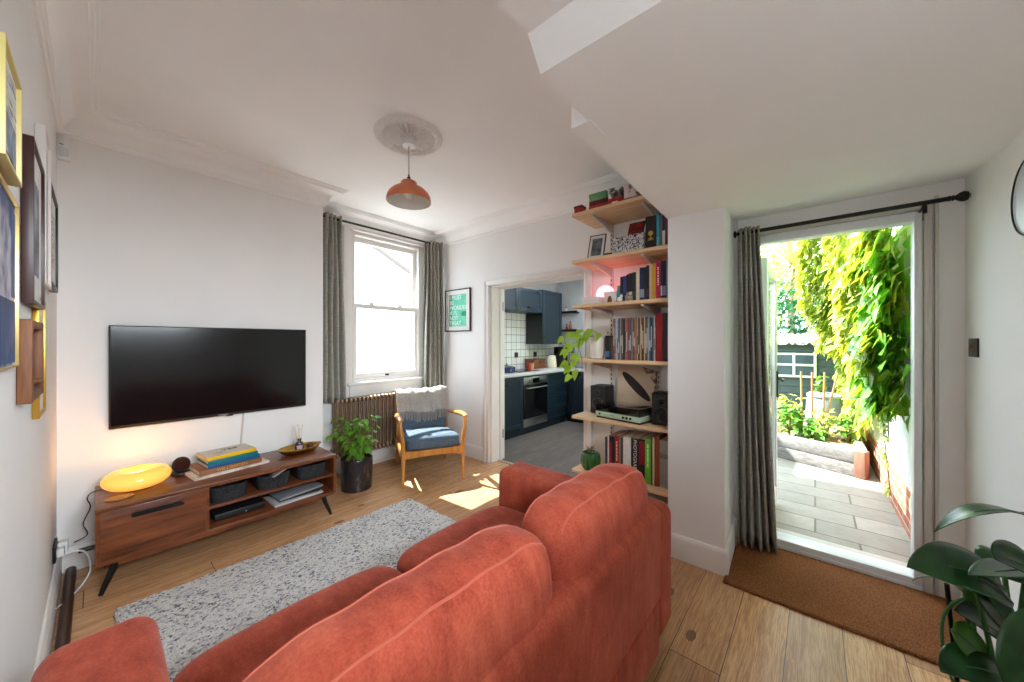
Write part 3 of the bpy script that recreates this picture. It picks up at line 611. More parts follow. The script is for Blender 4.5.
# ------------------------------------------------------------------ things on the left and back walls
M_mount = mat('white picture mount', (228, 226, 222), 0.7)
def picture(name, label, y0, y1, z0, z1, depth, fw, m_frame, m_art, mount=0.0, group=None, back=0.0, deep_mount=True):
    t = thing(name, label, 'picture', (XL + back, (y0 + y1) / 2, z0), 0, group); hw = (y1 - y0) / 2; h = z1 - z0; d = depth
    b = MB(); b.bb(0.001, d, -hw, -hw + fw, 0, h, 0.0015); b.bb(0.001, d, hw - fw, hw, 0, h, 0.0015); b.bb(0.001, d, -hw + fw, hw - fw, 0, fw, 0.0015); b.bb(0.001, d, -hw + fw, hw - fw, h - fw, h, 0.0015); b.build('frame', m_frame, t)
    x = d - min(0.008, d * 0.4)
    MB().bb(0.002, x, -hw + fw, hw - fw, fw, h - fw).build('mount', M_mount if mount else m_art, t)
    if mount: MB().bb(x, x + 0.001, -hw + fw + mount, hw - fw - mount, fw + mount, h - fw - mount).build('print', m_art, t)
    return t
art1 = blotch('text print', [(0.35, (120, 120, 120)), (0.5, (206, 204, 198)), (0.6, (226, 224, 218))], 14, stretch=(1, 1, 8))
art2 = blotch('grey landscape print', [(0.3, (30, 34, 44)), (0.5, (120, 130, 150)), (0.7, (220, 222, 226))], 7)
t = picture('picture_frame', 'pale yellow framed print with lines of text, highest at the left edge', 1.235, 1.478, 1.757, 2.0, 0.034, 0.007, mat('pale yellow frame', (214, 198, 124), 0.45), art1, 0.012, 'pictures on the left wall')
MB().bb(0.027, 0.0285, -0.085, 0.085, 0.03, 0.115).build('photo_panel', art2, t)
art3 = blotch('abstract canvas', [(0.3, (30, 44, 84)), (0.42, (74, 84, 120)), (0.52, (196, 190, 200)), (0.7, (222, 214, 212))], 3.2, 0.75)
t = picture('picture_frame', 'pale abstract painting with dark blue lower part in a thin gilt frame', 1.15, 1.625, 1.315, 1.745, 0.018, 0.006, mat('thin gilt frame', (196, 172, 112), 0.35, 0.7), art3, 0, 'pictures on the left wall')
MB().bb(0.0108, 0.0122, 0.0, 0.225, 0.012, 0.17).build('blue_area', blotch('deep blue paint', [(0.3, (26, 38, 70)), (0.55, (40, 70, 120)), (0.75, (104, 100, 128))], 8), t)
MB().bb(0.0108, 0.0122, 0.175, 0.225, 0.18, 0.40).build('blue_area', MATS['deep blue paint'], t)
picture('picture_frame', 'deep dark brown box frame with white mount in the middle of the left wall', 1.853, 2.21, 1.50, 2.022, 0.026, 0.014, mat('dark mahogany frame', (58, 24, 17), 0.4), art2, 0.09, 'pictures on the left wall')
picture('picture_frame', 'deep white box frame above and behind the dark brown frame', 2.229, 2.47, 1.60, 2.205, 0.028, 0.012, mat('white frame', (222, 216, 210), 0.5), blotch('pale print', [(0.35, (190, 182, 180)), (0.65, (230, 226, 222))], 5), 0.03, 'pictures on the left wall')
picture('picture_frame', 'thin black frame with white mount nearest the corner of the left wall', 2.51, 2.93, 1.629, 2.075, 0.026, 0.02, mat('black frame', (20, 20, 21), 0.45), art1, 0.08, 'pictures on the left wall')
picture('picture_frame', 'gold frame hanging lowest beyond the chunky wooden frame', 2.145, 2.40, 1.10, 1.543, 0.018, 0.012, mat('gold leaf frame', (190, 146, 54), 0.35, 0.6), blotch('cream print', [(0.35, (214, 200, 178)), (0.65, (236, 228, 214))], 5), 0.05, 'pictures on the left wall')
t = thing('wooden_mirror', 'chunky brown wooden ledge mirror low on the left wall', 'mirror', (XL, 1.93, 1.197)); h, hw = 0.251, 0.17
b = MB(); b.bb(0.001, 0.03, -hw, -hw + 0.03, 0, h, 0.004); b.bb(0.001, 0.03, hw - 0.03, hw, 0, h, 0.004); b.bb(0.001, 0.029, -hw + 0.029, hw - 0.029, 0.001, 0.03, 0.004); b.bb(0.001, 0.029, -hw + 0.029, hw - 0.029, h - 0.025, h - 0.001, 0.004); b.build('frame', wood('rustic brown wood', (84, 46, 20), (144, 88, 46), 2, 0.6), t)
MB().bb(0.002, 0.008, -hw + 0.025, hw - 0.025, 0.025, h - 0.02).build('mirror_glass', mat('mirror', (206, 210, 212), 0.03, 1.0, var=0), t)
MB().tube([(0.005, hw - 0.06, 0.045), (0.032, hw - 0.06, 0.05)], 0.010, 10).build('peg', MATS['rustic brown wood'], t)
t = thing('motion_sensor', 'small white motion sensor at the top of the room corner', 'sensor', (-0.126, 3.42, 2.46))
MB().bb(-0.026, 0.027, -0.04, -0.001, 0, 0.15, 0.006).build('housing', M_white, t); MB().bb(-0.018, 0.018, -0.044, -0.038, 0.02, 0.07, 0.003).build('lens', mat('frosted lens', (206, 206, 204), 0.6), t); MB().bb(-0.016, 0.0, -0.0425, -0.039, 0.085, 0.09).build('slot', mat('grey slot', (120, 120, 120), 0.5), t)
t = thing('socket', 'double power socket with a white plug low on the left wall', 'socket', (XL, 3.15, 0.20))
MB().bb(0, 0.012, -0.075, 0.075, 0, 0.088, 0.004).build('faceplate', M_black, t)
MB().bb(0.012, 0.05, 0.0, 0.055, 0.015, 0.075, 0.006).build('plug', M_white, t)
MB().bb(0.012, 0.04, -0.06, -0.015, 0.02, 0.065, 0.006).build('plug', M_white, t)
MB().tube(bez((0.03, -0.04, 0.02), (0.14, -0.02, 0.05), (0.13, -0.02, -0.12), 10) + bez((0.13, -0.02, -0.12), (0.1, -0.05, -0.2), (0.02, -0.26, -0.155), 8)[1:], 0.004, 8).build('flex', M_white, t)
b = MB(); b.tube([(-0.098, -0.58, 0.026), (-0.098, 3.36, 0.026)], 0.022, 14); tag(b.build('heating_pipe', mat('brown painted pipe', (64, 40, 30), 0.4, var=0.2)), 'brown heating pipe running along the floor by the left wall', 'pipe')
b = MB(); b.tube([(-0.07, 3.372, 0.12), (1.31, 3.372, 0.12), (1.33, 3.40, 0.12)], 0.013, 10); tag(b.build('heating_pipe', MATS['brown painted pipe']), 'dark heating pipe running behind the sideboard', 'pipe')
b = MB(); b.tube([(1.365, 3.76, 0.05), (2.85, 3.76, 0.05)], 0.014, 12); tag(b.build('heating_pipe', mat('white painted pipe', (226, 222, 214), 0.4)), 'white pipe along the skirting under the column radiator', 'pipe')
# framed slogan on the kitchen wall
t = thing('slogan_poster', 'green lettered poster in a dark frame beside the rear window', 'poster', (XK, 3.382, 1.51))
hw, h, d = 0.236, 0.526, 0.024
b = MB(); b.bb(-d, -0.001, -hw, -hw + 0.014, 0, h, 0.002); b.bb(-d, -0.001, hw - 0.014, hw, 0, h, 0.002); b.bb(-d + 0.0005, -0.001, -hw + 0.013, hw - 0.013, 0.0, 0.014, 0.002); b.bb(-d + 0.0005, -0.001, -hw + 0.013, hw - 0.013, h - 0.014, h, 0.002); b.build('frame', mat('dark umber frame', (50, 38, 40), 0.45), t)
MB().bb(-d + 0.006, -0.002, -hw + 0.01, hw - 0.01, 0.01, h - 0.01).build('mount', M_mount, t)
MB().bb(-d + 0.0045, -d + 0.006, -0.165, 0.15, 0.065, h - 0.065).build('print', blotch('mint green print', [(0.35, (84, 196, 160)), (0.65, (120, 214, 182))], 12), t)
b = MB(); b.bb(-d + 0.004, -d + 0.0046, 0.10, 0.15, 0.065, h - 0.065); b.bb(-d + 0.004, -d + 0.0046, -0.165, -0.08, 0.19, 0.245); b.build('dark_block', mat('deep green print', (16, 140, 98), 0.6), t)
for i, tx in enumerate(('I MUST', 'BE', 'WONDER', "IF I'S", 'NOT', 'TREAT')):
    text('poster_lettering', tx, 0.072, basis((-d + 0.0036, 0.14, h - 0.105 - i * 0.064), (0, -1, 0), (0, 0, 1)), mat('white print', (240, 244, 240), 0.6, var=0), t, align='LEFT')
t = thing('light_switch', 'dark bronze light switch on the right wall by the garden door', 'switch', (2.82, YR, 1.352))
MB().bb(-0.064, 0.064, 0.0005, 0.007, -0.046, 0.046, 0.002).build('plate', mat('dark bronze plate', (54, 48, 46), 0.4, 0.6), t)
MB().tube([(-0.01, 0.006, 0.0), (-0.01, 0.02, 0.006)], 0.006, 8).build('toggle', M_brass, t)
t = thing('wall_hoop', 'round hoop with a thin black rim on the right wall', 'wall hoop', (2.215, YR, 1.917))
MB().lathe([(0, 0.001), (0.140, 0.001), (0.140, 0.004), (0, 0.004)], 56, M=trs((0, 0, 0), 0, 0, -PI / 2)).build('disc', mat('pale grey blue disc', (206, 212, 216), 0.4, var=0.02), t)
MB().tube([(0.141 * math.cos(a), 0.008, 0.141 * math.sin(a)) for a in [2 * PI * i / 56 for i in range(56)]], 0.003, 8, closed=True).build('rim', M_black, t)

# ------------------------------------------------------------------ radiator
t = thing('column_radiator', 'bronze cast iron column radiator below the rear window', 'radiator', (1.575, 3.70, 0.0))
M_bronze = mat('worn bronze paint', (160, 136, 116), 0.38, 0.75, var=0.25, scale=18)
b = MB()
for y in (-0.042, 0.042): b.tube([(0, y, 0.24), (0, y, 0.755)], 0.0105, 10)
b.box((0, 0, 0.775), (0.031, 0.125, 0.05), 0.015, 3); b.box((0, 0, 0.228), (0.031, 0.125, 0.05), 0.015, 3); b.tube([(0, 0, 0.24), (0, 0, 0.76)], 0.007, 8)
b.tube([(-0.002, 0, 0.775), (0.0475, 0, 0.775)], 0.012, 8).tube([(-0.002, 0, 0.228), (0.0475, 0, 0.228)], 0.012, 8)
s0 = b.build('section', M_bronze, t)
for i in range(1, 29): dup(s0, t, (i * 0.0455, 0, 0))
MB().tube([(-0.03, 0, 0.23), (0, 0, 0.23)], 0.016, 12).tube([(-0.03, 0, 0.25), (-0.03, 0, 0.0)], 0.009, 10).tube([(-0.03, -0.0, 0.245), (-0.03, 0.0, 0.30)], 0.017, 14).build('valve', M_bronze, t)
for x in (0.15, 1.12): MB().bb(x - 0.012, x + 0.012, 0.04, 0.1, 0.66, 0.69, 0.003).bb(x - 0.012, x + 0.012, 0.04, 0.1, 0.30, 0.33, 0.003).bb(x - 0.012, x + 0.012, 0.1, 0.119, 0.26, 0.72, 0.003).build('wall_bracket', M_bronze, t)

# ------------------------------------------------------------------ armchair with throw
t = thing('armchair', 'honey wood armchair with slate blue cushions in front of the radiator', 'armchair', (2.136, 2.822, 0), math.radians(-25.7))
M_blue = linen('slate blue upholstery', (70, 84, 98), (96, 112, 128))
for s in (-1, 1):
    MB().tube([(s * 0.292, 0.0, 0.003), (s * 0.29, 0.004, 0.15), (s * 0.288, 0.008, 0.30), (s * 0.292, 0.006, 0.42), (s * 0.308, -0.004, 0.52), (s * 0.316, 0.0, 0.60), (s * 0.314, 0.02, 0.63)], [0.013, 0.017, 0.022, 0.021, 0.018, 0.017, 0.016], 12).build('front_leg', M_oak, t)
    MB().tube([(s * 0.275, 0.72, 0.003), (s * 0.272, 0.66, 0.18), (s * 0.27, 0.62, 0.32), (s * 0.268, 0.64, 0.50), (s * 0.265, 0.70, 0.74)], [0.013, 0.018, 0.022, 0.020, 0.015], 12).build('rear_leg', M_oak, t)
    MB().tube([(s * 0.316, -0.012, 0.632), (s * 0.318, 0.05, 0.642), (s * 0.315, 0.2, 0.632), (s * 0.305, 0.4, 0.606), (s * 0.285, 0.58, 0.585), (s * 0.272, 0.655, 0.58)], [0.016, 0.021, 0.024, 0.021, 0.018, 0.015], 12, flat=1.25).build('armrest', M_oak, t)
    MB().bb(s * 0.288 - 0.012, s * 0.288 + 0.012, 0.01, 0.63, 0.265, 0.325, 0.005).build('side_rail', M_oak, t)
b = MB(); n = 12
b.prism([(-0.285 + 0.57 * i / n, 0.30 + 0.012 * math.sin(PI * i / n) - 0.03) for i in range(n + 1)] + [(0.285 - 0.57 * i / n, 0.338) for i in range(n + 1)], 'y', -0.008, 0.018); b.build('front_rail', M_oak, t, sharp=30)
MB().bb(-0.27, 0.27, 0.60, 0.625, 0.28, 0.33, 0.005).build('rear_rail', M_oak, t)
def seatfn(q): q.z += 0.02 * (1 - (q.x / 0.27) ** 2) * (0.6 if q.z > 0 else 0) - q.y * 0.06; return q
MB().puff((0, 0.30, 0.380), (0.272, 0.32, 0.070), (7, 7, 3.5), 20, fn=seatfn).build('seat_cushion', M_blue, t)
Mb = trs((0, 0.625, 0.60), 0, 0, -0.22)
MB().puff((0, 0, 0), (0.262, 0.06, 0.225), (7, 3, 6), 20, M=Mb).build('back_cushion', M_blue, t)
MB().tube([(-0.265, 0.70, 0.735), (0, 0.735, 0.745), (0.265, 0.70, 0.735)], 0.014, 10).build('top_rail', M_oak, t)
M_throw = speck('grey knit', (180, 176, 170), [(0.3, (122, 116, 112)), (0.5, (168, 162, 156)), (0.7, (204, 200, 194))], 190, bump=0.7)
th = thing('throw_blanket', 'grey knitted fringed throw draped over the back of the armchair', 'blanket', (2.136, 2.822, 0), math.radians(-25.7))
r = random.Random(4)
prof = [(0.80, 0.46), (0.795, 0.55), (0.785, 0.64), (0.775, 0.72), (0.765, 0.79), (0.745, 0.835), (0.70, 0.853), (0.655, 0.845), (0.615, 0.815), (0.592, 0.77), (0.573, 0.71), (0.556, 0.645), (0.548, 0.61)]
def thf(u, v):
    k = v * (len(prof) - 1); i = int(min(k, len(prof) - 2)); f = k - i
    y = prof[i][0] * (1 - f) + prof[i + 1][0] * f; z = prof[i][1] * (1 - f) + prof[i + 1][1] * f
    x = -0.288 + 0.576 * u
    w = 0.006 * math.sin(u * 22 + v * 3) + 0.004 * math.sin(u * 41 - v * 5)
    return (x * (1 + 0.03 * math.sin(v * 5)), y - abs(w) - 0.004, z + w + (0.014 * math.sin(u * 7 + 1) if v > 0.85 or v < 0.1 else 0) + 0.014 * (u > 0.72) * (0.3 < v < 0.75))
o = MB().grid(thf, 60, 40).build('knit_cloth', M_throw, th, sharp=180); md = o.modifiers.new('thick', 'SOLIDIFY'); md.thickness = 0.012
b = MB()
for i in range(54):
    p = Vector(thf((i + 0.5) / 54, 1.0)); L = 0.095 + r.uniform(-0.012, 0.012); dx = r.uniform(-0.008, 0.008)
    b.tube([p + Vector((0, -0.004, 0.005)), p + Vector((dx * 0.4, -0.006, -L * 0.5)), p + Vector((dx, -0.004, -L))], [0.0042, 0.003, 0.0035], 5)
b.build('fringe', mat('grey yarn', (160, 154, 150), 0.9), th)

# ------------------------------------------------------------------ potted plant by the radiator
t = thing('potted_plant', 'leafy green plant in a black cylinder pot beside the radiator', 'potted plant', (1.60, 3.30, 0))
MB().lathe([(0.128, 0), (0.134, 0.004), (0.140, 0.14), (0.142, 0.285), (0.140, 0.29), (0.130, 0.29), (0.128, 0.25), (0, 0.25)], 48).build('pot', mat('black glazed pot', (38, 36, 38), 0.22, coat=0.3), t)
MB().lathe([(0, 0.268), (0.08, 0.266), (0.129, 0.258)], 32, cap=False).build('soil', speck('red brown soil', (88, 44, 34), [(0.3, (58, 30, 24)), (0.7, (116, 62, 46))], 60), t)
M_leafg = mat('fresh green leaf', (104, 160, 50), 0.42, var=0.3, scale=14, trans=0.3)
M_stem = mat('green brown stem', (110, 104, 56), 0.7)
bs = MB(); bl = MB(); r = random.Random(12)
for i in range(17):
    a = r.uniform(0, 2 * PI); rad = r.uniform(0.05, 0.19); h = r.uniform(0.17, 0.40)
    p = bez((r.uniform(-0.05, 0.05), r.uniform(-0.05, 0.05), 0.262), (rad * 0.4 * math.cos(a), rad * 0.4 * math.sin(a), 0.27 + h * 0.75), (rad * math.cos(a), rad * math.sin(a), 0.27 + h), 8)
    bs.tube(p, [0.0045 - 0.0003 * j for j in range(9)], 6)
    for k in range(7):
        q = p[2 + min(6, k)]; aa = r.uniform(0, 2 * PI); dn = Vector((math.cos(aa), math.sin(aa), r.uniform(-0.5, 0.35))).normalized()
        e = q + dn * r.uniform(0.035, 0.07); bs.tube([q, (q + e) / 2 + Vector((0, 0, 0.006)), e], 0.0016, 5)
        for m in (-1, 0, 1):
            d2 = (Matrix.Rotation(m * 0.95, 3, 'Z') @ dn); d2.z -= 0.25
            bl.leaf(e, d2, Vector((0, 0, 1)) + Vector((r.uniform(-.3, .3), r.uniform(-.3, .3), 0)), r.uniform(0.05, 0.072) * (1.1 if m == 0 else 0.85), r.uniform(0.032, 0.046), 0.35, 0.15, rows=4)
for (dx, dy, h) in ((-0.20, -0.03, 0.33), (-0.235, 0.02, 0.30)):
    p = bez((-0.03, 0, 0.262), (-0.12, dy, 0.30 + h), (dx, dy, 0.24 + h), 8); bs.tube(p, 0.003, 6)
    for m in range(5):
        an = PI + (m - 2) * 0.6; bl.leaf(p[-1], Vector((math.cos(an), math.sin(an), -0.4)), Vector((0, 0, 1)), 0.055, 0.034, 0.4, 0.15, rows=4)
bs.build('stem', M_stem, t); bl.build('leaves', M_leafg, t, sharp=180)

# ------------------------------------------------------------------ rug and doormat
r = random.Random(3); nx, ny = 150, 132
X0, X1, Y0, Y1 = 0.055, 1.79, 1.18, 2.72
def rugf(u, v):
    e = min(u, 1 - u, v, 1 - v); z = 0.012 + 0.006 * r.random() + 0.002 * math.sin(u * 31) * math.sin(v * 27)
    if e < 1e-6: z = 0.002
    j = 0.006 if e < 0.02 else 0.003
    return (X0 + (X1 - X0) * u + r.uniform(-j, j) - X0, Y0 + (Y1 - Y0) * v + r.uniform(-j, j) - Y0 - 0.02 * (u - 0.5), z)
b = MB(); b.grid(rugf, nx, ny); o = b.build('area_rug', boucle(), None, (X0, Y0, 0), sharp=180)
md = o.modifiers.new('thick', 'SOLIDIFY'); md.thickness = 0.008; md.offset = -1
tag(o, 'pebbled grey and white wool rug between the sofa and the sideboard', 'rug')
def matf(u, v):
    e = min(u, 1 - u, v, 1 - v); z = 0.013 + 0.003 * r.random()
    if e < 1e-6: z = 0.003
    return ((0.0 + 0.62 * u) + r.uniform(-.002, .002), 0.99 * v + r.uniform(-.002, .002), z)
b = MB(); b.grid(matf, 70, 110); o = b.build('doormat', speck('coir bristle', (140, 92, 56), [(0.28, (76, 44, 25)), (0.5, (128, 80, 47)), (0.72, (168, 112, 70))], 150, bump=0.8), None, (2.327, -0.585, 0), sharp=180)
md = o.modifiers.new('thick', 'SOLIDIFY'); md.thickness = 0.009; md.offset = -1
tag(o, 'brown coir doormat inside the garden door', 'doormat')

# ------------------------------------------------------------------ sofa
SB = (0.82, 0.95, 0.0)
t = thing('sofa', 'coral chenille two seat sofa with its back to the viewer', 'sofa', SB)
def L3(x, y, z): return (x - SB[0], y - SB[1], z)
def sbox(b, x0, x1, y0, y1, z0, z1, r, seg=6): return b.bb(x0 - SB[0], x1 - SB[0], y0 - SB[1], y1 - SB[1], z0, z1, r, seg)
b = MB(); sbox(b, 0.10, 1.54, 0.53, 1.36, 0.09, 0.30, 0.02); b.build('base', M_velvet, t)
b = MB(); sbox(b, 0.105, 1.535, 0.492, 0.64, 0.075, 0.31, 0.022); b.build('lower_back_panel', M_velvet, t)
b = MB(); sbox(b, 0.10, 1.54, 0.482, 0.625, 0.302, 0.705, 0.045, 8); b.build('back_frame', M_velvet, t)
for x0, x1 in ((-0.10, 0.112), (1.528, 1.75)):
    b = MB(); sbox(b, x0, x1, 0.50, 1.435, 0.085, 0.64, 0.055, 8); b.build('arm', M_velvet, t)
sx = 0.355
for i, cx_ in enumerate((0.4675, 1.1775)):
    def sf(q):
        if q.z > 0: q.z += 0.015 * (1 - (q.x / sx) ** 2)
        return q
    MB().puff(L3(cx_, 1.01, 0.378), (sx, 0.41, 0.09), (9, 8, 3.2), 24, fn=sf).build('seat_cushion', M_velvet, t)
def back_cushion(cx_, tilt, hx, hz, seed):
    rr = random.Random(seed); ph = [rr.uniform(0, 6) for _ in range(6)]
    hy = 0.125; nx_, ny_, nz_ = 8.0, 3.0, 5.0
    Mx = trs(L3(cx_, 0.632, 0.665), 0, tilt, -0.07)
    def wr(q):
        q = Vector(q); e = max(0, q.z / hz)
        if q.y > 0: q.y *= 0.62
        q.z -= 0.012 * (q.x / hx) ** 2 * e
        q.y += 0.003 * math.sin(q.x * 34 + ph[0]) * math.sin(q.z * 16 + ph[1]) * (1 - abs(q.z) / hz)
        q.z += e * e * (0.0025 * math.sin(q.x * 44 + ph[2] + q.y * 10) )
        return q
    c = MB().puff((0, 0, 0), (hx, hy, hz), (nx_, ny_, nz_), 40, M=Mx, fn=wr).build('back_cushion', M_velvet, t, sharp=180)
    for y in (-0.088, 0.062):
        f = (1 - (abs(y) / hy) ** ny_); pts = []
        for k in range(96):
            a = 2 * PI * k / 96; ca, sa = math.cos(a), math.sin(a)
            m = (f / (abs(ca / hx) ** nx_ + abs(sa / hz) ** nz_)) ** (1 / ((nx_ + nz_) / 2))
            for _ in range(12):
                g = abs(ca * m / hx) ** nx_ + abs(sa * m / hz) ** nz_; m *= (f / g) ** 0.25
            pts.append(Mx @ wr((ca * m, y, sa * m)))
        MB().tube(pts, 0.0036, 8, closed=True).build('piping', mat('coral piping', (180, 86, 64), 0.9, sheen=0.3), c)
back_cushion(0.462, 0.0, 0.362, 0.215, 1)
back_cushion(1.180, 0.035, 0.350, 0.215, 2)
for x in (0.02, 1.62):
    for y in (0.56, 1.36): MB().lathe([(0.018, 0.002), (0.024, 0.05), (0.026, 0.095)], 16, L3(x, y, 0)).build('foot', mat('dark stained foot', (40, 26, 20), 0.4), t)

# ------------------------------------------------------------------ alcove shelving
SZ = [2.425, 2.044, 1.682, 1.245, 0.784, 0.348]; SFX = 2.52; STH = 0.026
M_bracket = mat('white steel bracket', (216, 208, 202), 0.4)
names = ['topmost pine shelf of the alcove, holding boxes', 'second pine shelf from the top with the patterned box', 'pine shelf with the pink globe lamp and paperbacks', 'pine shelf holding the row of records', 'pine shelf under the turntable and speakers', 'lowest pine shelf with the tall books']
for z, lb in zip(SZ, names):
    t = thing('wall_shelf', lb, 'shelf', (XK, 1.12, z), 0, 'alcove shelves')
    MB().bb(SFX - XK, -0.002, 0.737 - 1.12, 1.512 - 1.12, -STH, 0, 0.003).build('board', M_pine, t)
    for y in (1.35, 0.948):
        b = MB(); b.prism([(-0.018, -STH - 0.002), (-0.375, -STH - 0.002), (-0.375, -STH - 0.014), (-0.018, -STH - 0.075)], 'y', y - 1.12 - 0.008, y - 1.12 + 0.008); b.build('bracket', M_bracket, t)
for y, lb in ((1.35, 'white slotted shelf upright nearer the kitchen doorway'), (0.948, 'white slotted shelf upright nearer the pier')):
    t = thing('shelf_upright', lb, 'shelf upright', (XK, y, 0.2), 0, 'shelf uprights')
    MB().bb(-0.016, -0.001, -0.013, 0.013, 0, 2.24, 0.002).build('channel', M_bracket, t)
    b = MB()
    for k in range(56): b.bb(-0.0168, -0.0155, -0.004, 0.004, 0.03 + k * 0.039, 0.05 + k * 0.039)
    b.build('slots', mat('dark slots', (60, 54, 52), 0.7), t)
def book(label, y0, y1, z, h, depth, c, x=2.60, band=None, title=None, tc=(230, 226, 216), tsize=0.016, group=None, name='book', cat='book', lean=0.0, bandr=(0.1, 0.35)):
    th = abs(y1 - y0) - 0.001
    t = thing(name, label, cat, (x, (y0 + y1) / 2, z), 0, group)
    if lean: t.rotation_euler = (lean, 0, 0)
    cm = mat('cover %d %d %d' % c, c, 0.45, var=0.08, scale=30); hh = th / 2; cv = min(0.002, th * 0.2)
    b = MB(); b.bb(0, 0.004, -hh, hh, 0, h, min(0.0015, th * 0.2)); b.bb(0, depth, -hh, -hh + cv, 0, h); b.bb(0, depth, hh - cv, hh, 0, h); b.build('cover', cm, t)
    MB().bb(0.004, depth - 0.004, -hh + cv, hh - cv, 0.002, h - 0.003).build('page_block', M_paper, t)
    if band: MB().bb(-0.0006, 0.002, -hh * 0.98, hh * 0.98, h * bandr[0], h * bandr[1]).build('spine_panel', mat('panel %d %d %d' % band, band, 0.5, var=0.03), t)
    if title == '~':
        b = MB(); zz = h * 0.38; q = random.Random(int(h * 999))
        while zz < h * 0.86:
            dz = q.choice((0.006, 0.009, 0.012)); b.bb(-0.0009, 0.001, -hh * 0.3, hh * 0.3, zz, zz + dz); zz += dz + q.choice((0.003, 0.003, 0.008))
        b.build('spine_lettering', mat('lettering %d %d %d' % tc, tc, 0.5, var=0), t)
    elif title: text('spine_lettering', title, tsize, basis((-0.0009, 0, h * 0.55), (0, 0, -1), (0, -1, 0)), mat('lettering %d %d %d' % tc, tc, 0.5, var=0), t)
    return t
def carton(name, label, cat, x0, x1, y0, y1, z0, z1, m, group=None, lid=None, lm=None, panel=None, rz=0):
    t = thing(name, label, cat, ((x0 + x1) / 2, (y0 + y1) / 2, z0), rz, group); hx, hy, h = (x1 - x0) / 2, abs(y1 - y0) / 2, z1 - z0
    lz = h - lid if lid else h
    MB().bb(-hx, hx, -hy, hy, 0, lz, 0.002).build('box_body', m, t)
    if lid: MB().bb(-hx - 0.003, hx + 0.003, -hy - 0.003, hy + 0.003, lz, h, 0.002).build('lid', lm or m, t)
    if panel: MB().bb(-hx - 0.0042, -hx, -hy * panel[1], hy * panel[1], h * panel[2], h * panel[3]).build('front_label', panel[0], t)
    return t
# top shelf
z = SZ[0]; g = 'boxes on the top shelf'
M_redbox = blotch('red patterned card', [(0.35, (120, 16, 18)), (0.5, (176, 28, 26)), (0.68, (206, 60, 48))], 30, 0.4)
M_drkred = blotch('dark red card', [(0.35, (60, 16, 20)), (0.65, (112, 26, 30))], 24, 0.4)
M_greenbox = blotch('green card', [(0.35, (70, 140, 90)), (0.65, (122, 186, 140))], 10, 0.45)
M_monobox = blotch('black and white card', [(0.4, (26, 26, 28)), (0.5, (120, 120, 122)), (0.56, (222, 222, 220))], 14, 0.4)
M_pinkbox = blotch('pale pink card', [(0.36, (60, 50, 52)), (0.46, (206, 186, 186)), (0.7, (226, 214, 212))], 12, 0.45)
M_olive = blotch('olive card', [(0.35, (66, 62, 44)), (0.65, (112, 104, 76))], 16, 0.5)
carton('gift_box', 'small dark red cube box alone at the left end of the top shelf', 'box', 2.60, 2.67, 1.464, 1.535, z, z + 0.088, M_redbox, g, 0.02, M_drkred)
carton('game_box', 'red patterned box, lowest of the left stack on the top shelf', 'box', 2.60, 2.84, 1.245, 1.40, z, z + 0.055, M_redbox, g)
carton('game_box', 'dark red flat box between the red box and the green box', 'box', 2.602, 2.84, 1.248, 1.398, z + 0.0555, z + 0.092, M_drkred, g)
carton('game_box', 'green box on top of the left stack on the top shelf', 'box', 2.602, 2.83, 1.25, 1.396, z + 0.0925, z + 0.15, M_greenbox, g, 0.03)
carton('game_box', 'red box under the black and white box on the top shelf', 'box', 2.60, 2.84, 1.118, 1.236, z, z + 0.072, M_redbox, g, panel=(mat('white label', (226, 222, 216), 0.5), 0.4, 0.3, 0.55))
carton('game_box', 'black and white box on the middle stack of the top shelf', 'box', 2.602, 2.84, 1.128, 1.232, z + 0.0725, z + 0.15, M_monobox, g, 0.04)
carton('game_box', 'flat olive box at the right of the top shelf', 'box', 2.60, 2.84, 0.945, 1.11, z, z + 0.042, M_olive, g)
carton('game_box', 'pale pink patterned box on the olive box', 'box', 2.602, 2.84, 0.96, 1.105, z + 0.0425, z + 0.145, M_pinkbox, g)
carton('game_box', 'dark red tall box farthest right on the top shelf', 'box', 2.60, 2.82, 0.86, 0.94, z, z + 0.16, M_drkred, g)
# second shelf
z = SZ[1]
t = thing('framed_photo', 'black edged photo frame with white mount leaning at the left of the second shelf', 'photo frame', (2.60, 1.345, z + 0.0015)); t.rotation_euler = (0, math.radians(20), math.radians(8))
b = MB(); w, h = 0.068, 0.23; f = 0.007
b.bb(0, 0.014, -w, -w + f, 0, h, 0.002); b.bb(0, 0.014, w - f, w, 0, h, 0.002); b.bb(0.0005, 0.0135, -w + f, w - f, 0, f, 0.002); b.bb(0.0005, 0.0135, -w + f, w - f, h - f, h, 0.002); b.build('frame', MATS['black frame'], t)
MB().bb(0.004, 0.012, -w + 0.004, w - 0.004, 0.004, h - 0.004).build('mount', M_mount, t); MB().bb(0.003, 0.005, -w + 0.026, w - 0.026, 0.035, h - 0.035).build('photo', blotch('dim grey photo', [(0.3, (52, 56, 62)), (0.7, (134, 140, 146))], 16), t)
t = thing('trinket_bowl', 'tiny dark bowl in front of the patterned storage box', 'bowl', (2.60, 1.232, z))
MB().lathe([(0.014, 0), (0.026, 0.012), (0.03, 0.026), (0.027, 0.026), (0.022, 0.013), (0, 0.006)], 24).build('bowl_body', mat('bronze bowl', (60, 46, 38), 0.35, 0.6), t)
t = carton('storage_box', 'black and white speckled lidded storage box on the second shelf', 'box', 2.64, 2.86, 0.968, 1.215, z, z + 0.152, speck('speckled paper', (200, 200, 200), [(0.42, (40, 42, 50)), (0.5, (206, 204, 206)), (0.7, (226, 224, 224))], 85, 0.7, 0.05), None, 0.035)
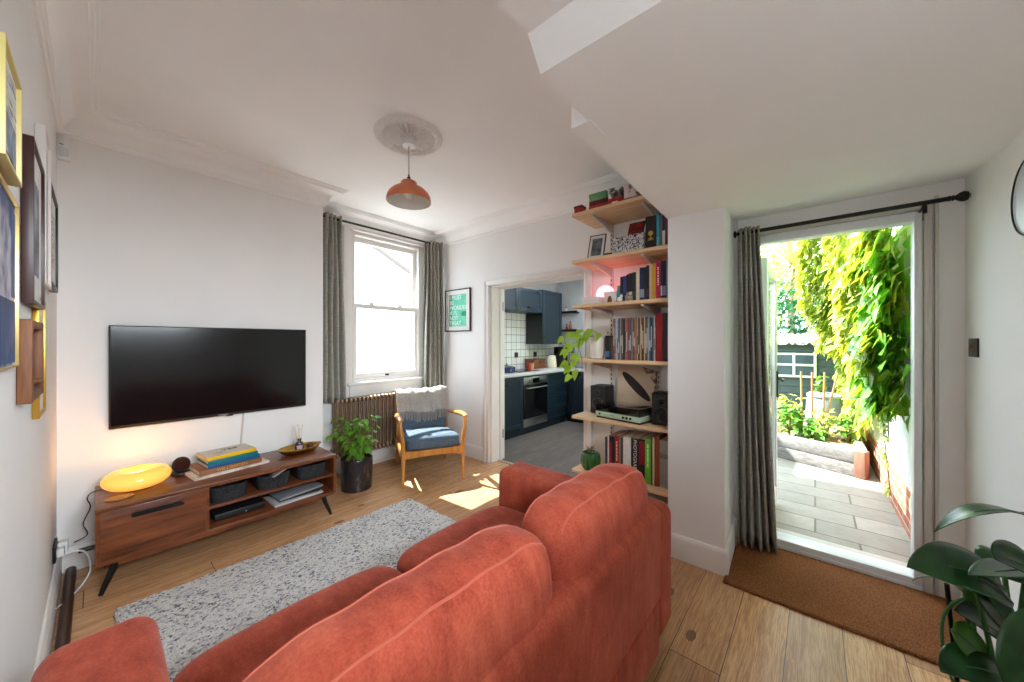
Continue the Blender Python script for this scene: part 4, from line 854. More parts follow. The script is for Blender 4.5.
t = thing('art_print', 'dark red framed picture propped on top of the speckled box', 'picture', (2.70, 1.06, z + 0.1535)); t.rotation_euler = (0, math.radians(24), 0)
MB().bb(0, 0.01, -0.062, 0.062, 0, 0.135, 0.002).build('frame', mat('black cherry frame', (30, 14, 16), 0.4), t); MB().bb(-0.001, 0.001, -0.052, 0.052, 0.01, 0.125).build('print', blotch('red print', [(0.35, (70, 14, 18)), (0.55, (156, 30, 30)), (0.75, (206, 150, 120))], 20), t)
g = 'books on the second shelf'
t = book('tall black book with a gold emblem on the second shelf', 0.868, 0.946, z, 0.25, 0.2, (24, 23, 25), 2.61, group=g)
b = MB(); b.lathe([(0, 0), (0.018, 0.0), (0.018, 0.0006), (0, 0.0006)], 20, M=basis((-0.0008, 0, 0.125), (0, -1, 0), (0, 0, 1)), cap=False); b.bb(-0.0012, 0, -0.016, 0.016, 0.085, 0.09); b.bb(-0.0012, 0, -0.02, 0.02, 0.075, 0.08); b.bb(-0.0012, 0, -0.004, 0.004, 0.08, 0.11); b.build('gold_emblem', mat('gold foil', (206, 166, 76), 0.3, 0.7), t, label='gold emblem')
book('teal spined book beside the black book with the emblem', 0.847, 0.867, z, 0.255, 0.2, (40, 150, 170), 2.61, band=(90, 184, 196), group=g)
book('slate grey book right of the teal book on the second shelf', 0.828, 0.846, z, 0.24, 0.2, (100, 112, 126), 2.61, group=g)
book('near black book with white spine line on the second shelf', 0.806, 0.827, z, 0.25, 0.2, (36, 28, 34), 2.61, band=(206, 200, 200), group=g, bandr=(0.1, 0.5))
book('maroon book farthest right on the second shelf', 0.778, 0.805, z, 0.26, 0.2, (84, 22, 46), 2.61, group=g)
book('dark plum book squeezed against the pier on the second shelf', 0.742, 0.776, z, 0.25, 0.2, (60, 20, 40), 2.61, group=g)
# third shelf: glow lamp and paperbacks
z = SZ[2]
t = thing('globe_lamp', 'pink glowing globe lamp at the left of the third shelf', 'lamp', (2.77, 1.335, z))
MB().lathe([(0.03, 0), (0.036, 0.004), (0.036, 0.018), (0.03, 0.02)], 24).build('base', M_white, t)
MB().lathe([(0.078 * math.sin(a) + 1e-6, 0.093 - 0.078 * math.cos(a)) for a in [0.35 + (PI - 0.35) * i / 20 for i in range(21)]], 36).build('globe', mat('pink opal glass', (246, 190, 206), 0.3, emit=(255, 130, 150), estr=1.6, var=0), t)
carton('storage_box', 'low white box at the left end of the third shelf', 'box', 2.56, 2.69, 1.29, 1.445, z, z + 0.056, mat('white card box', (226, 220, 214), 0.6), None)
t = carton('photo_card', 'small white block with a brown figure beside the globe lamp', 'ornament', 2.60, 2.63, 1.165, 1.268, z, z + 0.092, mat('white block', (226, 218, 214), 0.5))
b = MB(); b.prism([(-0.018, 0.006), (0.022, 0.006), (0.018, 0.04), (0.008, 0.058), (-0.006, 0.056), (-0.014, 0.04)], 'x', -0.0165, -0.015); b.build('brown_figure', mat('brown figure', (122, 84, 60), 0.6), t, label='brown painted figure')
t = thing('china_ornament', 'little white china ornament in front of the paperbacks', 'ornament', (2.57, 1.125, z)); MB().puff((0, 0, 0.02), (0.016, 0.022, 0.02), (2, 2, 2.4), 8).puff((0, -0.014, 0.044), (0.01, 0.011, 0.012), (2, 2, 2), 6).build('figure', mat('glazed china', (232, 228, 224), 0.2), t)
carton('small_box', 'small beige box in front of the black paperbacks', 'box', 2.565, 2.59, 1.03, 1.08, z, z + 0.048, speck('beige printed card', (170, 150, 130), [(0.35, (112, 96, 84)), (0.65, (196, 178, 156))], 60))
g = 'paperbacks on the third shelf'
for lb, y0, y1, h, c, bd, ti, tc in [
    ('short teal paperback at the left of the paperback row', 1.135, 1.157, 0.13, (70, 140, 130), None, None, None),
    ('black spined paperback with violet panel', 1.112, 1.134, 0.195, (34, 26, 40), (110, 100, 150), None, None),
    ('indigo paperback near the left of the row', 1.086, 1.111, 0.198, (60, 64, 130), (40, 40, 70), None, None),
    ('black paperback with grey lettering panel', 1.066, 1.085, 0.208, (24, 24, 26), (150, 146, 130), None, None),
    ('black paperback with long white panel', 1.040, 1.065, 0.214, (26, 26, 28), (206, 204, 200), None, None),
    ('charcoal paperback left of the cream one', 1.012, 1.039, 0.218, (32, 30, 30), (60, 56, 52), None, None),
    ('cream spined paperback in the middle of the row', 0.985, 1.011, 0.235, (220, 208, 180), None, None, None),
    ('navy paperback right of the cream one', 0.950, 0.984, 0.245, (28, 40, 72), (150, 158, 176), None, None),
    ('dark navy book with white title on its spine', 0.938, 0.949, 0.245, (24, 30, 50), None, None, None),
    ('black ridged book left of the beige one', 0.915, 0.937, 0.255, (26, 24, 24), (52, 48, 44), None, None),
    ('beige paperback left of the yellow one', 0.894, 0.914, 0.255, (206, 184, 160), None, None, None),
    ('yellow spined book in the row', 0.867, 0.893, 0.262, (216, 168, 30), None, None, None),
    ('magenta spined book with white title', 0.836, 0.866, 0.272, (206, 14, 92), None, '~', (246, 236, 240)),
    ('slim violet blue book right of the magenta one', 0.824, 0.835, 0.275, (60, 40, 84), (206, 204, 214), None, None),
    ('dark navy book at the right of the row', 0.797, 0.823, 0.272, (24, 30, 52), (130, 140, 160), None, None),
    ('steel blue book against the pier on the third shelf', 0.760, 0.796, 0.265, (110, 128, 150), None, None, None)]:
    book(lb, y0, y1, z, h, 0.13 if h < 0.23 else 0.18, c, 2.60, bd, ti, tc or (230, 226, 216), 0.02, g)
# record shelf
z = SZ[3]; g = 'records on the record shelf'
for lb, y0, y1, h, c, bd in [('short black book with a blue panel by the white planter', 1.222, 1.258, 0.185, (28, 28, 30), (50, 100, 160)), ('short dark olive book next to the records', 1.205, 1.221, 0.18, (56, 48, 40), None), ('short brown book next to the records', 1.186, 1.204, 0.178, (104, 84, 70), None)]:
    book(lb, y0, y1, z, h, 0.2, c, 2.60, bd, group='short books on the record shelf')
lp = [(150, 80, 90), (150, 140, 140), (178, 188, 192), (166, 178, 190), (60, 66, 90), (192, 186, 180), (112, 98, 90), (90, 80, 74), (40, 34, 32), (142, 132, 126), (182, 86, 92), (150, 64, 72), (108, 84, 86), (88, 84, 88), (132, 138, 142), (110, 70, 72), (150, 104, 80), (172, 112, 62), (182, 172, 160), (52, 38, 34), (192, 160, 120), (120, 112, 92), (44, 40, 36), (198, 170, 132), (62, 32, 36), (120, 118, 112), (170, 178, 178), (50, 74, 112), (36, 52, 82), (80, 84, 98), (226, 222, 214)]
cn = ['dusty rose', 'warm grey', 'pale blue grey', 'light steel blue', 'dark slate blue', 'pale stone', 'taupe', 'brown grey', 'near black', 'mid grey', 'rose pink', 'crimson', 'mauve brown', 'charcoal violet', 'cool grey', 'dull maroon', 'rust brown', 'orange brown', 'putty', 'dark chocolate', 'tan', 'khaki', 'black olive', 'sand', 'dark wine', 'ash grey', 'pale grey green', 'denim blue', 'navy', 'slate', 'white']
yy = 1.182; r = random.Random(5)
for i, c in enumerate(lp):
    th = 0.0102; hgt = 0.314 + r.uniform(-0.003, 0.004); x = 2.58 + r.uniform(-0.004, 0.006)
    t = thing('record_sleeve', '%s spined record sleeve standing in the packed record row' % cn[i], 'record', (x, yy - th / 2, z), 0, g)
    MB().bb(0, 0.314, -th / 2 + 0.0006, th / 2 - 0.0006, 0, hgt, 0.0008).build('sleeve', mat('sleeve %d %d %d' % c, c, 0.6, var=0.22, scale=26), t)
    if i % 3 != 2:
        b = MB(); z0 = r.uniform(0.05, 0.12); b.bb(-0.0005, 0.001, -0.0025, 0.0025, z0, z0 + r.uniform(0.06, 0.15)); k = 60 if sum(c) > 380 else 205; b.build('spine_print', mat('print %d' % k, (k, k, k - 8), 0.6), t)
    yy -= th
book('wide red binder right of the records', 0.812, 0.858, z, 0.335, 0.3, (156, 12, 22), 2.57, group='binders right of the records', name='binder', cat='binder')
book('dark aubergine binder against the pier on the record shelf', 0.760, 0.811, z, 0.338, 0.3, (46, 34, 42), 2.57, group='binders right of the records', name='binder', cat='binder')
t = thing('trailing_plant', 'lime green trailing plant in a white planter at the end of the record shelf', 'potted plant', (2.62, 1.34, z))
MB().lathe([(0.040, 0), (0.05, 0.006), (0.062, 0.06), (0.066, 0.13), (0.062, 0.175), (0.056, 0.175), (0.058, 0.14), (0, 0.14)], 36).build('planter', mat('white ceramic planter', (222, 212, 200), 0.4), t)
MB().lathe([(0, 0.158), (0.057, 0.155)], 24, cap=False).build('soil', speck('dark compost', (50, 36, 28), [(0.3, (36, 26, 20)), (0.7, (70, 50, 38))], 70), t)
bl = MB(); bs = MB(); pb = Vector((2.62, 1.34, z)); root = Vector((0, 0, 0.155)); r = random.Random(9)
vine = [[(2.50, 1.414, 1.451), (2.50, 1.460, 1.425), (2.50, 1.506, 1.43), (2.49, 1.565, 1.39), (2.50, 1.54, 1.29)], [(2.56, 1.40, 1.42), (2.50, 1.43, 1.36), (2.50, 1.445, 1.25), (2.50, 1.46, 1.19), (2.49, 1.455, 1.13), (2.50, 1.505, 1.085)], [(2.54, 1.361, 1.43), (2.52, 1.327, 1.45), (2.55, 1.276, 1.42)], [(2.52, 1.43, 1.41), (2.47, 1.42, 1.33), (2.49, 1.40, 1.22), (2.49, 1.40, 1.10), (2.48, 1.42, 1.06)], [(2.58, 1.44, 1.40), (2.50, 1.50, 1.34), (2.50, 1.53, 1.19), (2.50, 1.52, 1.16)]]
for vi, pts in enumerate(vine):
    ps = [root] + [Vector(p) - pb + Vector((0, 0, 0.02)) for p in pts]; bs.tube(ps, 0.0022, 6)
    if vi == 3: ps = ps[:2]
    for p in ps[1:]:
        for k in range(2 if r.random() < 0.45 else 1):
            d = Vector((-0.5 + r.uniform(-.3, .2), r.uniform(-.2, .9), -0.75 + r.uniform(-.3, .5))); bl.leaf(p + Vector((-0.004, 0, 0.01)), d, Vector((-0.8, -0.1, 0.5)), r.uniform(0.068, 0.092), r.uniform(0.052, 0.068), 0.25, 0.12, 0.7, rows=6)
bs.build('vine', mat('vine stem', (92, 96, 52), 0.6), t); bl.build('leaves', mat('lime leaf', (150, 190, 64), 0.4, var=0.2, trans=0.3), t, sharp=180)
t = thing('light_switch', 'small white switch plate on the alcove wall behind the record shelf', 'switch', (XK, 1.385, 1.46)); MB().bb(-0.01, -0.001, -0.022, 0.022, -0.04, 0.04, 0.003).build('plate', M_white, t); MB().bb(-0.014, -0.009, -0.006, 0.006, -0.014, 0.014, 0.002).build('rocker', mat('grey rocker', (176, 172, 168), 0.4), t)
# hi-fi shelf
z = SZ[4]
def speaker(label, x, y0, y1, rz):
    t = thing('bookshelf_speaker', label, 'speaker', (x, (y0 + y1) / 2, z), rz, 'speakers either side of the turntable'); hy = (y1 - y0) / 2; h = 0.232
    MB().bb(0, 0.17, -hy, hy, 0.004, h, 0.006).build('cabinet', mat('black ash cabinet', (26, 26, 28), 0.5, bump=0.1), t)
    MB().bb(0.02, 0.15, -hy + 0.01, hy - 0.01, 0, 0.005).build('foot_pad', M_matblack, t)
    def drv(r, zc, nm, lb):
        M = basis((0, 0, zc), (0, -1, 0), (0, 0, 1))
        MB().lathe([(r, 0), (r, 0.004), (r * 0.92, 0.006), (r * 0.86, 0.003)], 32, M=M, cap=False).build(nm + '_ring', mat('dark grey ring', (70, 70, 74), 0.35, 0.5), t)
        MB().lathe([(r * 0.88, 0.003), (r * 0.76, 0.006), (r * 0.66, 0.002), (r * 0.34, -0.004), (r * 0.3, 0.002), (0, 0.006)], 32, M=M, cap=False).build(nm + '_cone', mat('black cone', (14, 14, 16), 0.35), t)
    drv(0.05, 0.085, 'woofer', ''); drv(0.025, 0.175, 'tweeter', '')
    return t
speaker('black bookshelf speaker left of the turntable, showing its side', 2.70, 1.305, 1.440, 0.0)
speaker('black bookshelf speaker right of the turntable against the pier', 2.60, 0.757, 0.898, 0.0)
A = math.atan2(-0.07, 0.365) ; t = thing('turntable', 'pale green record player with a clear lid on the hi-fi shelf', 'turntable', (2.55, 1.14, z)); t.rotation_euler = (0, 0, -0.15)
M_mint = mat('pale sage plinth', (182, 204, 176), 0.4, 0.0, var=0.03); w = 0.19; dp = 0.25
MB().bb(0.006, dp - 0.004, -w + 0.004, w - 0.004, 0.0, 0.014, 0.002).build('base', M_matblack, t)
MB().bb(0, dp, -w, w, 0.014, 0.052, 0.004).build('plinth', M_mint, t)
MB().lathe([(0.10, 0.053), (0.11, 0.055), (0.11, 0.062), (0.10, 0.064), (0, 0.064)], 40, (dp * 0.52, 0.03, 0)).build('platter', mat('black platter', (22, 22, 24), 0.3), t)
MB().tube([(0.21, -0.14, 0.075), (0.19, -0.135, 0.078), (0.09, -0.11, 0.074), (0.06, -0.08, 0.07)], 0.004, 8).lathe([(0.018, 0.053), (0.018, 0.075), (0, 0.075)], 16, (0.21, -0.14, 0)).build('tonearm', M_chrome, t)
b = MB(); b.bb(0.004, dp - 0.003, -w + 0.004, w - 0.004, 0.104, 0.107, 0.001)
for q in ((0.004, 0.007, -w + 0.004, w - 0.004), (dp - 0.006, dp - 0.003, -w + 0.004, w - 0.004), (0.004, dp - 0.003, -w + 0.004, -w + 0.007), (0.004, dp - 0.003, w - 0.007, w - 0.004)): b.bb(q[0], q[1], q[2], q[3], 0.053, 0.105)
b.build('dust_cover', glass_thin('smoked clear acrylic', (0.62, 0.62, 0.63, 1), 1.6), t)
for y in (-0.055, -0.085, -0.115): MB().lathe([(0.009, 0), (0.009, 0.006), (0, 0.006)], 16, M=basis((0, y, 0.034), (0, -1, 0), (0, 0, 1))).build('button', M_matblack, t)
MB().lathe([(0.008, 0), (0.008, 0.006), (0, 0.006)], 16, M=basis((0, 0.15, 0.034), (0, -1, 0), (0, 0, 1))).build('power_knob', M_matblack, t)
MB().bb(-0.0008, 0.001, 0.02, 0.06, 0.03, 0.038).build('maker_badge', mat('grey badge', (140, 150, 138), 0.5), t)
t = thing('propped_record_sleeve', 'cream record sleeve with a dark diagonal band propped behind the turntable', 'record', (2.855, 1.122, z)); t.rotation_euler = (0, math.radians(8.5), 0)
MB().bb(0, 0.006, -0.165, 0.165, 0.001, 0.402, 0.001).build('sleeve', mat('cream card sleeve', (222, 198, 168), 0.7, var=0.05), t)
b = MB(); b.prism([(0.002 + 0.163 * math.cos(a) * 0.737 - 0.036 * math.sin(a) * 0.676, 0.235 + 0.163 * math.cos(a) * 0.676 + 0.036 * math.sin(a) * 0.737) for a in [2 * PI * k / 40 for k in range(40)]], 'x', -0.001, 0.001); b.build('dark_band', mat('dark brown print', (40, 32, 30), 0.7, var=0.2), t)
b = MB(); b.prism([(-0.04, 0.395), (-0.165, 0.395), (-0.165, 0.13), (-0.14, 0.16), (-0.15, 0.26), (-0.115, 0.31), (-0.125, 0.35), (-0.08, 0.34)], 'x', -0.0008, 0.001); b.build('brown_blot', blotch('brown and cream print', [(0.4, (60, 48, 42)), (0.52, (130, 104, 84)), (0.6, (206, 180, 150))], 26), t)
# low shelf books
z = SZ[5]; g = 'tall books on the lowest shelf'
for lb, y0, y1, h, c, bd, ti, tc, br in [
    ('slim slate book first on the lowest shelf', 1.238, 1.258, 0.285, (70, 72, 78), None, None, None, (0, 0)),
    ('slim white book second on the lowest shelf', 1.225, 1.237, 0.295, (220, 214, 208), None, None, None, (0, 0)),
    ('dark red and black spined book on the lowest shelf', 1.202, 1.224, 0.297, (40, 20, 22), (150, 26, 36), None, None, (0.25, 0.85)),
    ('black green spined book on the lowest shelf', 1.177, 1.201, 0.30, (30, 40, 34), None, None, None, (0, 0)),
    ('bright red book with pale spine title', 1.145, 1.176, 0.31, (176, 24, 24), None, '~', (236, 206, 196), (0, 0)),
    ('grey green book beside the red one', 1.128, 1.144, 0.305, (126, 122, 104), None, None, None, (0, 0)),
    ('dark brown book left of the wide white one', 1.112, 1.127, 0.30, (64, 52, 46), None, None, None, (0, 0)),
    ('wide white spined book on the lowest shelf', 1.050, 1.111, 0.312, (222, 216, 208), None, None, None, (0, 0)),
    ('thick black photography book with white title', 0.990, 1.049, 0.314, (26, 26, 28), None, 'PHOTOGRAPHY', (214, 210, 206), (0, 0)),
    ('black book with a dark red label on its spine', 0.946, 0.989, 0.318, (28, 24, 24), (132, 18, 30), None, None, (0.42, 0.95)),
    ('lime green spined book on the lowest shelf', 0.904, 0.945, 0.325, (104, 186, 56), None, '~', (200, 236, 170), (0, 0)),
    ('olive brown book right of the green one', 0.892, 0.903, 0.34, (92, 70, 44), None, None, None, (0, 0)),
    ('cream spined tall book on the lowest shelf', 0.878, 0.891, 0.345, (224, 202, 160), None, None, None, (0, 0)),
    ('tan spined tall book on the lowest shelf', 0.864, 0.877, 0.35, (130, 84, 52), None, None, None, (0, 0)),
    ('rust orange tall book on the lowest shelf', 0.842, 0.863, 0.365, (160, 70, 36), None, None, None, (0, 0)),
    ('large grey book against the pier on the lowest shelf', 0.768, 0.841, 0.335, (150, 146, 144), (120, 116, 116), None, None, (0.62, 0.72))]:
    book(lb, y0, y1, z, h, 0.26, c, 2.60, bd, ti, tc or (230, 226, 216), 0.036, g, bandr=br)
t = thing('succulent_pot', 'round green ribbed pot with a small succulent on the lowest shelf', 'potted plant', (2.605, 1.385, z))
def ribbed(u, v):
    a = 2 * PI * u; pr = [(0.05, 0), (0.068, 0.02), (0.078, 0.06), (0.078, 0.1), (0.068, 0.135), (0.06, 0.14), (0.055, 0.13), (0.04, 0.122)]; k = v * 7; i = min(int(k), 6); f = k - i
    rr = pr[i][0] * (1 - f) + pr[i + 1][0] * f; rr *= 1 + 0.035 * math.cos(14 * a); return (rr * math.cos(a), rr * math.sin(a), pr[i][1] * (1 - f) + pr[i + 1][1] * f)
b = MB(); b.grid(ribbed, 112, 22, cu=True); b.lathe([(0, 0.001), (0.05, 0.001)], 24, cap=False); b.build('pot', mat('green glazed pot', (46, 100, 42), 0.2, var=0.2, coat=0.4), t, sharp=60)
MB().lathe([(0, 0.128), (0.052, 0.126)], 24, cap=False).build('soil', MATS['dark compost'], t)
b = MB()
for i in range(14):
    a = i * 2.4; e = 0.3 + 0.04 * i; b.leaf(Vector((0.01 * math.cos(a), 0.01 * math.sin(a), 0.128 + 0.002 * i)), Vector((math.cos(a), math.sin(a), e)), Vector((0, 0, 1)), 0.045, 0.016, -0.2, 0.2, rows=4)
b.build('succulent_leaves', mat('grey green succulent', (112, 130, 104), 0.5), t, sharp=180)
t = thing('storage_crate', 'white storage box on the floor beneath the lowest shelf', 'box', (2.72, 0.92, 0))
MB().bb(-0.15, 0.15, -0.165, 0.165, 0, 0.24, 0.02, 4).build('box_body', mat('white painted box', (214, 204, 198), 0.5), t); MB().bb(-0.156, 0.156, -0.171, 0.171, 0.242, 0.262, 0.01, 3).build('lid', mat('white painted lid', (206, 198, 192), 0.5), t)

# ------------------------------------------------------------------ kitchen beyond the doorway
M_kwall = mat('grey kitchen wall paint', (176, 176, 178), 0.7, var=0.02)
M_navy = mat('dark teal cabinet paint', (20, 37, 48), 0.42, var=0.05)
struct('wall_kitchen_rear', MB().bb(3.14, 6.1, 3.87, 4.08, 0, 2.6), M_kwall)
struct('wall_kitchen_end', MB().bb(5.92, 6.1, 2.2, 4.08, 0, 2.6), M_kwall)
b = MB(); b.bb(3.22, 3.55, 1.42, 1.56, 0, 2.6); b.bb(4.50, 4.62, 1.42, 1.56, 0, 2.6); b.bb(3.55, 4.5, 1.42, 1.56, 0, 0.9); b.bb(3.55, 4.5, 1.42, 1.56, 2.1, 2.6); b.bb(3.14, 3.22, 1.3, 1.56, 0, 2.6)
b.bb(4.62, 4.72, 1.42, 2.3, 0, 2.6); b.bb(4.72, 4.95, 2.2, 2.32, 0, 2.6); b.bb(5.75, 6.1, 2.2, 2.32, 0, 2.6); b.bb(4.95, 5.75, 2.2, 2.32, 0, 0.9); b.bb(4.95, 5.75, 2.2, 2.32, 2.1, 2.6); struct('wall_kitchen_side', b, mat('white painted kitchen wall', (214, 214, 212), 0.8, var=0.03))
b = MB(); b.bb(3.1, 3.7, 1.42, 4.08, 2.6, 2.7); b.bb(3.7, 4.72, 1.42, 2.4, 2.6, 2.7); b.bb(3.7, 5.3, 3.2, 4.08, 2.6, 2.7); b.bb(4.72, 5.3, 2.2, 2.4, 2.6, 2.7); b.bb(5.3, 6.1, 2.2, 4.08, 2.6, 2.7); struct('ceiling_kitchen', b, M_ceil)
struct('window_added_roof', MB().bb(3.68, 5.32, 2.38, 3.22, 2.705, 2.715), M_glass)  # unseen rooflight added to brighten the kitchen cabinets
w = thing('window_2', 'kitchen side windows facing the garden', 'window'); w['kind'] = 'structure'
b = MB()
for x0, x1, y in ((3.55, 4.5, 1.47), (4.95, 5.75, 2.25)):
    for x in (x0, (x0 + x1) / 2 - 0.02, x1 - 0.05): b.bb(x, x + 0.05, y, y + 0.05, 0.9, 2.1, 0.004)
    for z in (0.9, 2.05): b.bb(x0, x1, y, y + 0.05, z, z + 0.05, 0.004)
b.build('window_frame', M_upvc, w)
MB().bb(3.58, 4.47, 1.49, 1.494, 0.93, 2.07).bb(4.98, 5.72, 2.27, 2.274, 0.93, 2.07).build('pane', M_glass, w)
struct('trim_kitchen_tiles', MB().bb(3.15, 5.92, 3.856, 3.87, 0.92, 1.95), grid_tiles('white square tiles', (222, 220, 216), (230, 228, 226), (70, 70, 72), 0.125, 0.125, 0.0035, 0, 'xz', 0.08, 0.3, 0.06))
def shaker(b, x0, x1, z0, z1, y, fw=0.06, rec=0.008, th=0.02):
    b.bb(x0, x0 + fw, y, y + th, z0, z1, 0.002); b.bb(x1 - fw, x1, y, y + th, z0, z1, 0.002); b.bb(x0 + fw, x1 - fw, y, y + th, z0, z0 + fw, 0.002); b.bb(x0 + fw, x1 - fw, y, y + th, z1 - fw, z1, 0.002); b.bb(x0 + fw, x1 - fw, y + rec, y + th, z0 + fw, z1 - fw); return b
def shaker_x(b, y0, y1, z0, z1, x): # door facing -X
    c = MB(); shaker(c, -y1, -y0, z0, z1, 0); M = Matrix(((0, 1, 0, x), (-1, 0, 0, 0), (0, 0, 1, 0), (0, 0, 0, 1)))
    return b.add(c.v, c.f, M)
FY = 3.25
def knob(parent, x, y, z): MB().lathe([(0.006, 0), (0.006, 0.012), (0.014, 0.016), (0.014, 0.022), (0.008, 0.026), (0, 0.026)], 16, M=basis((x, y, z), (1, 0, 0), (0, 0, 1))).build('knob', M_black, parent)
g = 'kitchen base units'
t = thing('base_cabinet', 'dark teal base cabinet left of the oven', 'cabinet', (3.20, FY, 0), 0, g); w = 0.865
MB().bb(0, w, 0.022, 0.60, 0.12, 0.88).bb(0, w, 0.06, 0.1, 0.002, 0.12).build('carcass', M_navy, t)
dr = shaker(MB(), 0.10, 0.42, 0.13, 0.86, 0).build('door', M_navy, t); knob(dr, 0.14, 0, 0.78)
dr = shaker(MB(), 0.425, w - 0.003, 0.13, 0.86, 0).build('door', M_navy, t); knob(dr, 0.48, 0, 0.78)
t = thing('oven', 'built in steel and black oven among the dark kitchen cabinets', 'oven', (4.07, FY, 0.12))
MB().bb(0.003, 0.597, 0.02, 0.58, 0.0, 0.75).build('body', M_matblack, t); MB().bb(0.003, 0.597, -0.004, 0.02, 0.62, 0.735, 0.003).build('control_panel', M_chrome, t)
MB().bb(0.22, 0.38, -0.006, -0.003, 0.645, 0.715).build('clock_display', mat('dark display', (14, 14, 16), 0.15), t)
for x in (0.14, 0.46): MB().lathe([(0.022, 0), (0.02, 0.02), (0, 0.02)], 20, M=basis((x, -0.004, 0.68), (1, 0, 0), (0, 0, 1))).build('control_knob', M_chrome, t)
d = MB().bb(0.003, 0.597, -0.006, 0.02, 0.12, 0.61, 0.004).build('oven_door', mat('oven glass', (12, 13, 15), 0.12), t)
MB().tube([(0.06, -0.006, 0.575), (0.06, -0.045, 0.575), (0.54, -0.045, 0.575), (0.54, -0.006, 0.575)], 0.009, 10).build('handle', M_chrome, d)
MB().bb(0.003, 0.597, -0.003, 0.02, 0.0, 0.115, 0.003).build('lower_panel', M_chrome, t)
t = thing('drawer_unit', 'dark teal drawer unit right of the oven', 'drawer unit', (4.673, FY, 0), 0, g); w = 0.60
MB().bb(0, w, 0.022, 0.60, 0.12, 0.88).bb(-0.6, w, 0.06, 0.1, 0.002, 0.12).build('carcass', M_navy, t)
for z0, z1 in ((0.69, 0.86), (0.51, 0.685), (0.33, 0.505), (0.13, 0.325)): dr = shaker(MB(), 0.003, w - 0.003, z0, z1, 0, 0.035).build('drawer', M_navy, t); knob(dr, w / 2, 0, (z0 + z1) / 2)
t = thing('base_cabinet', 'dark teal base cabinet along the far kitchen wall', 'cabinet', (5.30, 2.4, 0), 0, g)
MB().bb(0.022, 0.6, 0, 0.84, 0.12, 0.88).bb(0.06, 0.1, 0, 0.92, 0.002, 0.12).build('carcass', M_navy, t)
dr = shaker_x(MB(), 0.42, 0.83, 0.13, 0.86, 0).build('door', M_navy, t); dr = shaker_x(MB(), 0.003, 0.415, 0.13, 0.86, 0).build('door', M_navy, t)
b = MB(); b.bb(3.15, 5.92, FY - 0.02, 3.855, 0.88, 0.92, 0.004); b.bb(5.28, 5.92, 2.38, FY, 0.8801, 0.92, 0.004); tag(b.build('worktop', mat('pale quartz', (206, 204, 202), 0.25, var=0.04, scale=60)), 'pale worktop running over the dark kitchen units', 'worktop')
tag(MB().bb(4.10, 4.64, 3.36, 3.78, 0.9205, 0.926, 0.002).build('hob', mat('black hob glass', (16, 16, 18), 0.1)), 'black glass hob set on the worktop above the oven', 'hob')
g = 'kitchen wall units'
t = thing('wall_cabinet', 'short dark teal wall cabinet above the hob', 'cabinet', (3.70, 3.50, 1.865), 0, g); w = 1.19
MB().bb(0, w, 0.022, 0.355, 0, 0.37).build('carcass', M_navy, t); dr = shaker(MB(), 0.0, 0.55, 0, 0.37, 0).build('door', M_navy, t); dr = shaker(MB(), 0.553, w - 0.003, 0, 0.37, 0).build('door', M_navy, t); MB().bb(0.78, 0.88, -0.02, 0, 0.06, 0.085, 0.004).build('cup_handle', M_black, dr)
t = thing('wall_cabinet', 'tall teal wall cabinet right of the hob', 'cabinet', (4.895, 3.50, 1.34), 0, g); w = 0.60
MB().bb(0, w, 0.022, 0.355, 0, 0.925).build('carcass', M_navy, t); MB().bb(-0.006, 0.0, 0.0, 0.355, 0, 0.52).build('end_panel', mat('black end panel', (20, 20, 22), 0.5), t); dr = shaker(MB(), 0.002, w - 0.002, 0, 0.925, 0, 0.07).build('door', M_navy, t); knob(dr, 0.04, 0, 0.12)
t = thing('casserole', 'dark blue lidded casserole on the hob end of the worktop', 'casserole', (3.98, 3.50, 0.9205)); M_cas = mat('blue enamel', (20, 40, 92), 0.2, coat=0.4)
MB().lathe([(0.10, 0), (0.12, 0.01), (0.125, 0.075), (0.118, 0.075), (0.11, 0.012), (0, 0.01)], 36).build('pot', M_cas, t); ld = MB().lathe([(0.126, 0.076), (0.124, 0.086), (0.08, 0.104), (0.02, 0.11), (0, 0.11)], 36).build('lid', M_cas, t); MB().lathe([(0.008, 0.108), (0.008, 0.122), (0.02, 0.128), (0.018, 0.138), (0, 0.14)], 16).build('lid_knob', M_brass, ld)
for s in (-1, 1): MB().tube([(s * 0.12, -0.03, 0.06), (s * 0.155, -0.025, 0.062), (s * 0.155, 0.025, 0.062), (s * 0.12, 0.03, 0.06)], 0.007, 8).build('side_handle', M_cas, t)
t = thing('wooden_bread_bin', 'brown wooden bread bin on the worktop against the tiles', 'bread bin', (4.98, 3.72, 0.9205)); MB().bb(-0.16, 0.16, -0.1, 0.1, 0, 0.15, 0.006).build('body', wood('bread bin wood', (84, 46, 26), (134, 80, 48), 0), t); MB().bb(-0.165, 0.165, -0.105, 0.105, 0.151, 0.168, 0.005).build('lid', MATS['bread bin wood'], t); MB().bb(-0.03, 0.03, -0.118, -0.1, 0.1, 0.115, 0.004).build('handle', M_black, t)
for x, c, lb in ((4.70, (160, 52, 36), 'red lidded jar left of the bread bin'), (4.78, (196, 150, 110), 'amber jar beside the bread bin')):
    t = thing('storage_jar', lb, 'jar', (x, 3.64, 0.9205), 0, 'jars on the worktop'); MB().lathe([(0.034, 0), (0.036, 0.004), (0.036, 0.09), (0.03, 0.1), (0, 0.1)], 24).build('jar_body', mat('jar %d' % c[0], c, 0.25), t); MB().lathe([(0.032, 0.1), (0.033, 0.118), (0, 0.12)], 24).build('lid', mat('jar lid red', (126, 30, 26), 0.4), t)
t = thing('kettle', 'cream kettle on the kitchen worktop', 'kettle', (5.26, 3.56, 0.9205)); M_cr = mat('cream enamel', (222, 210, 186), 0.25)
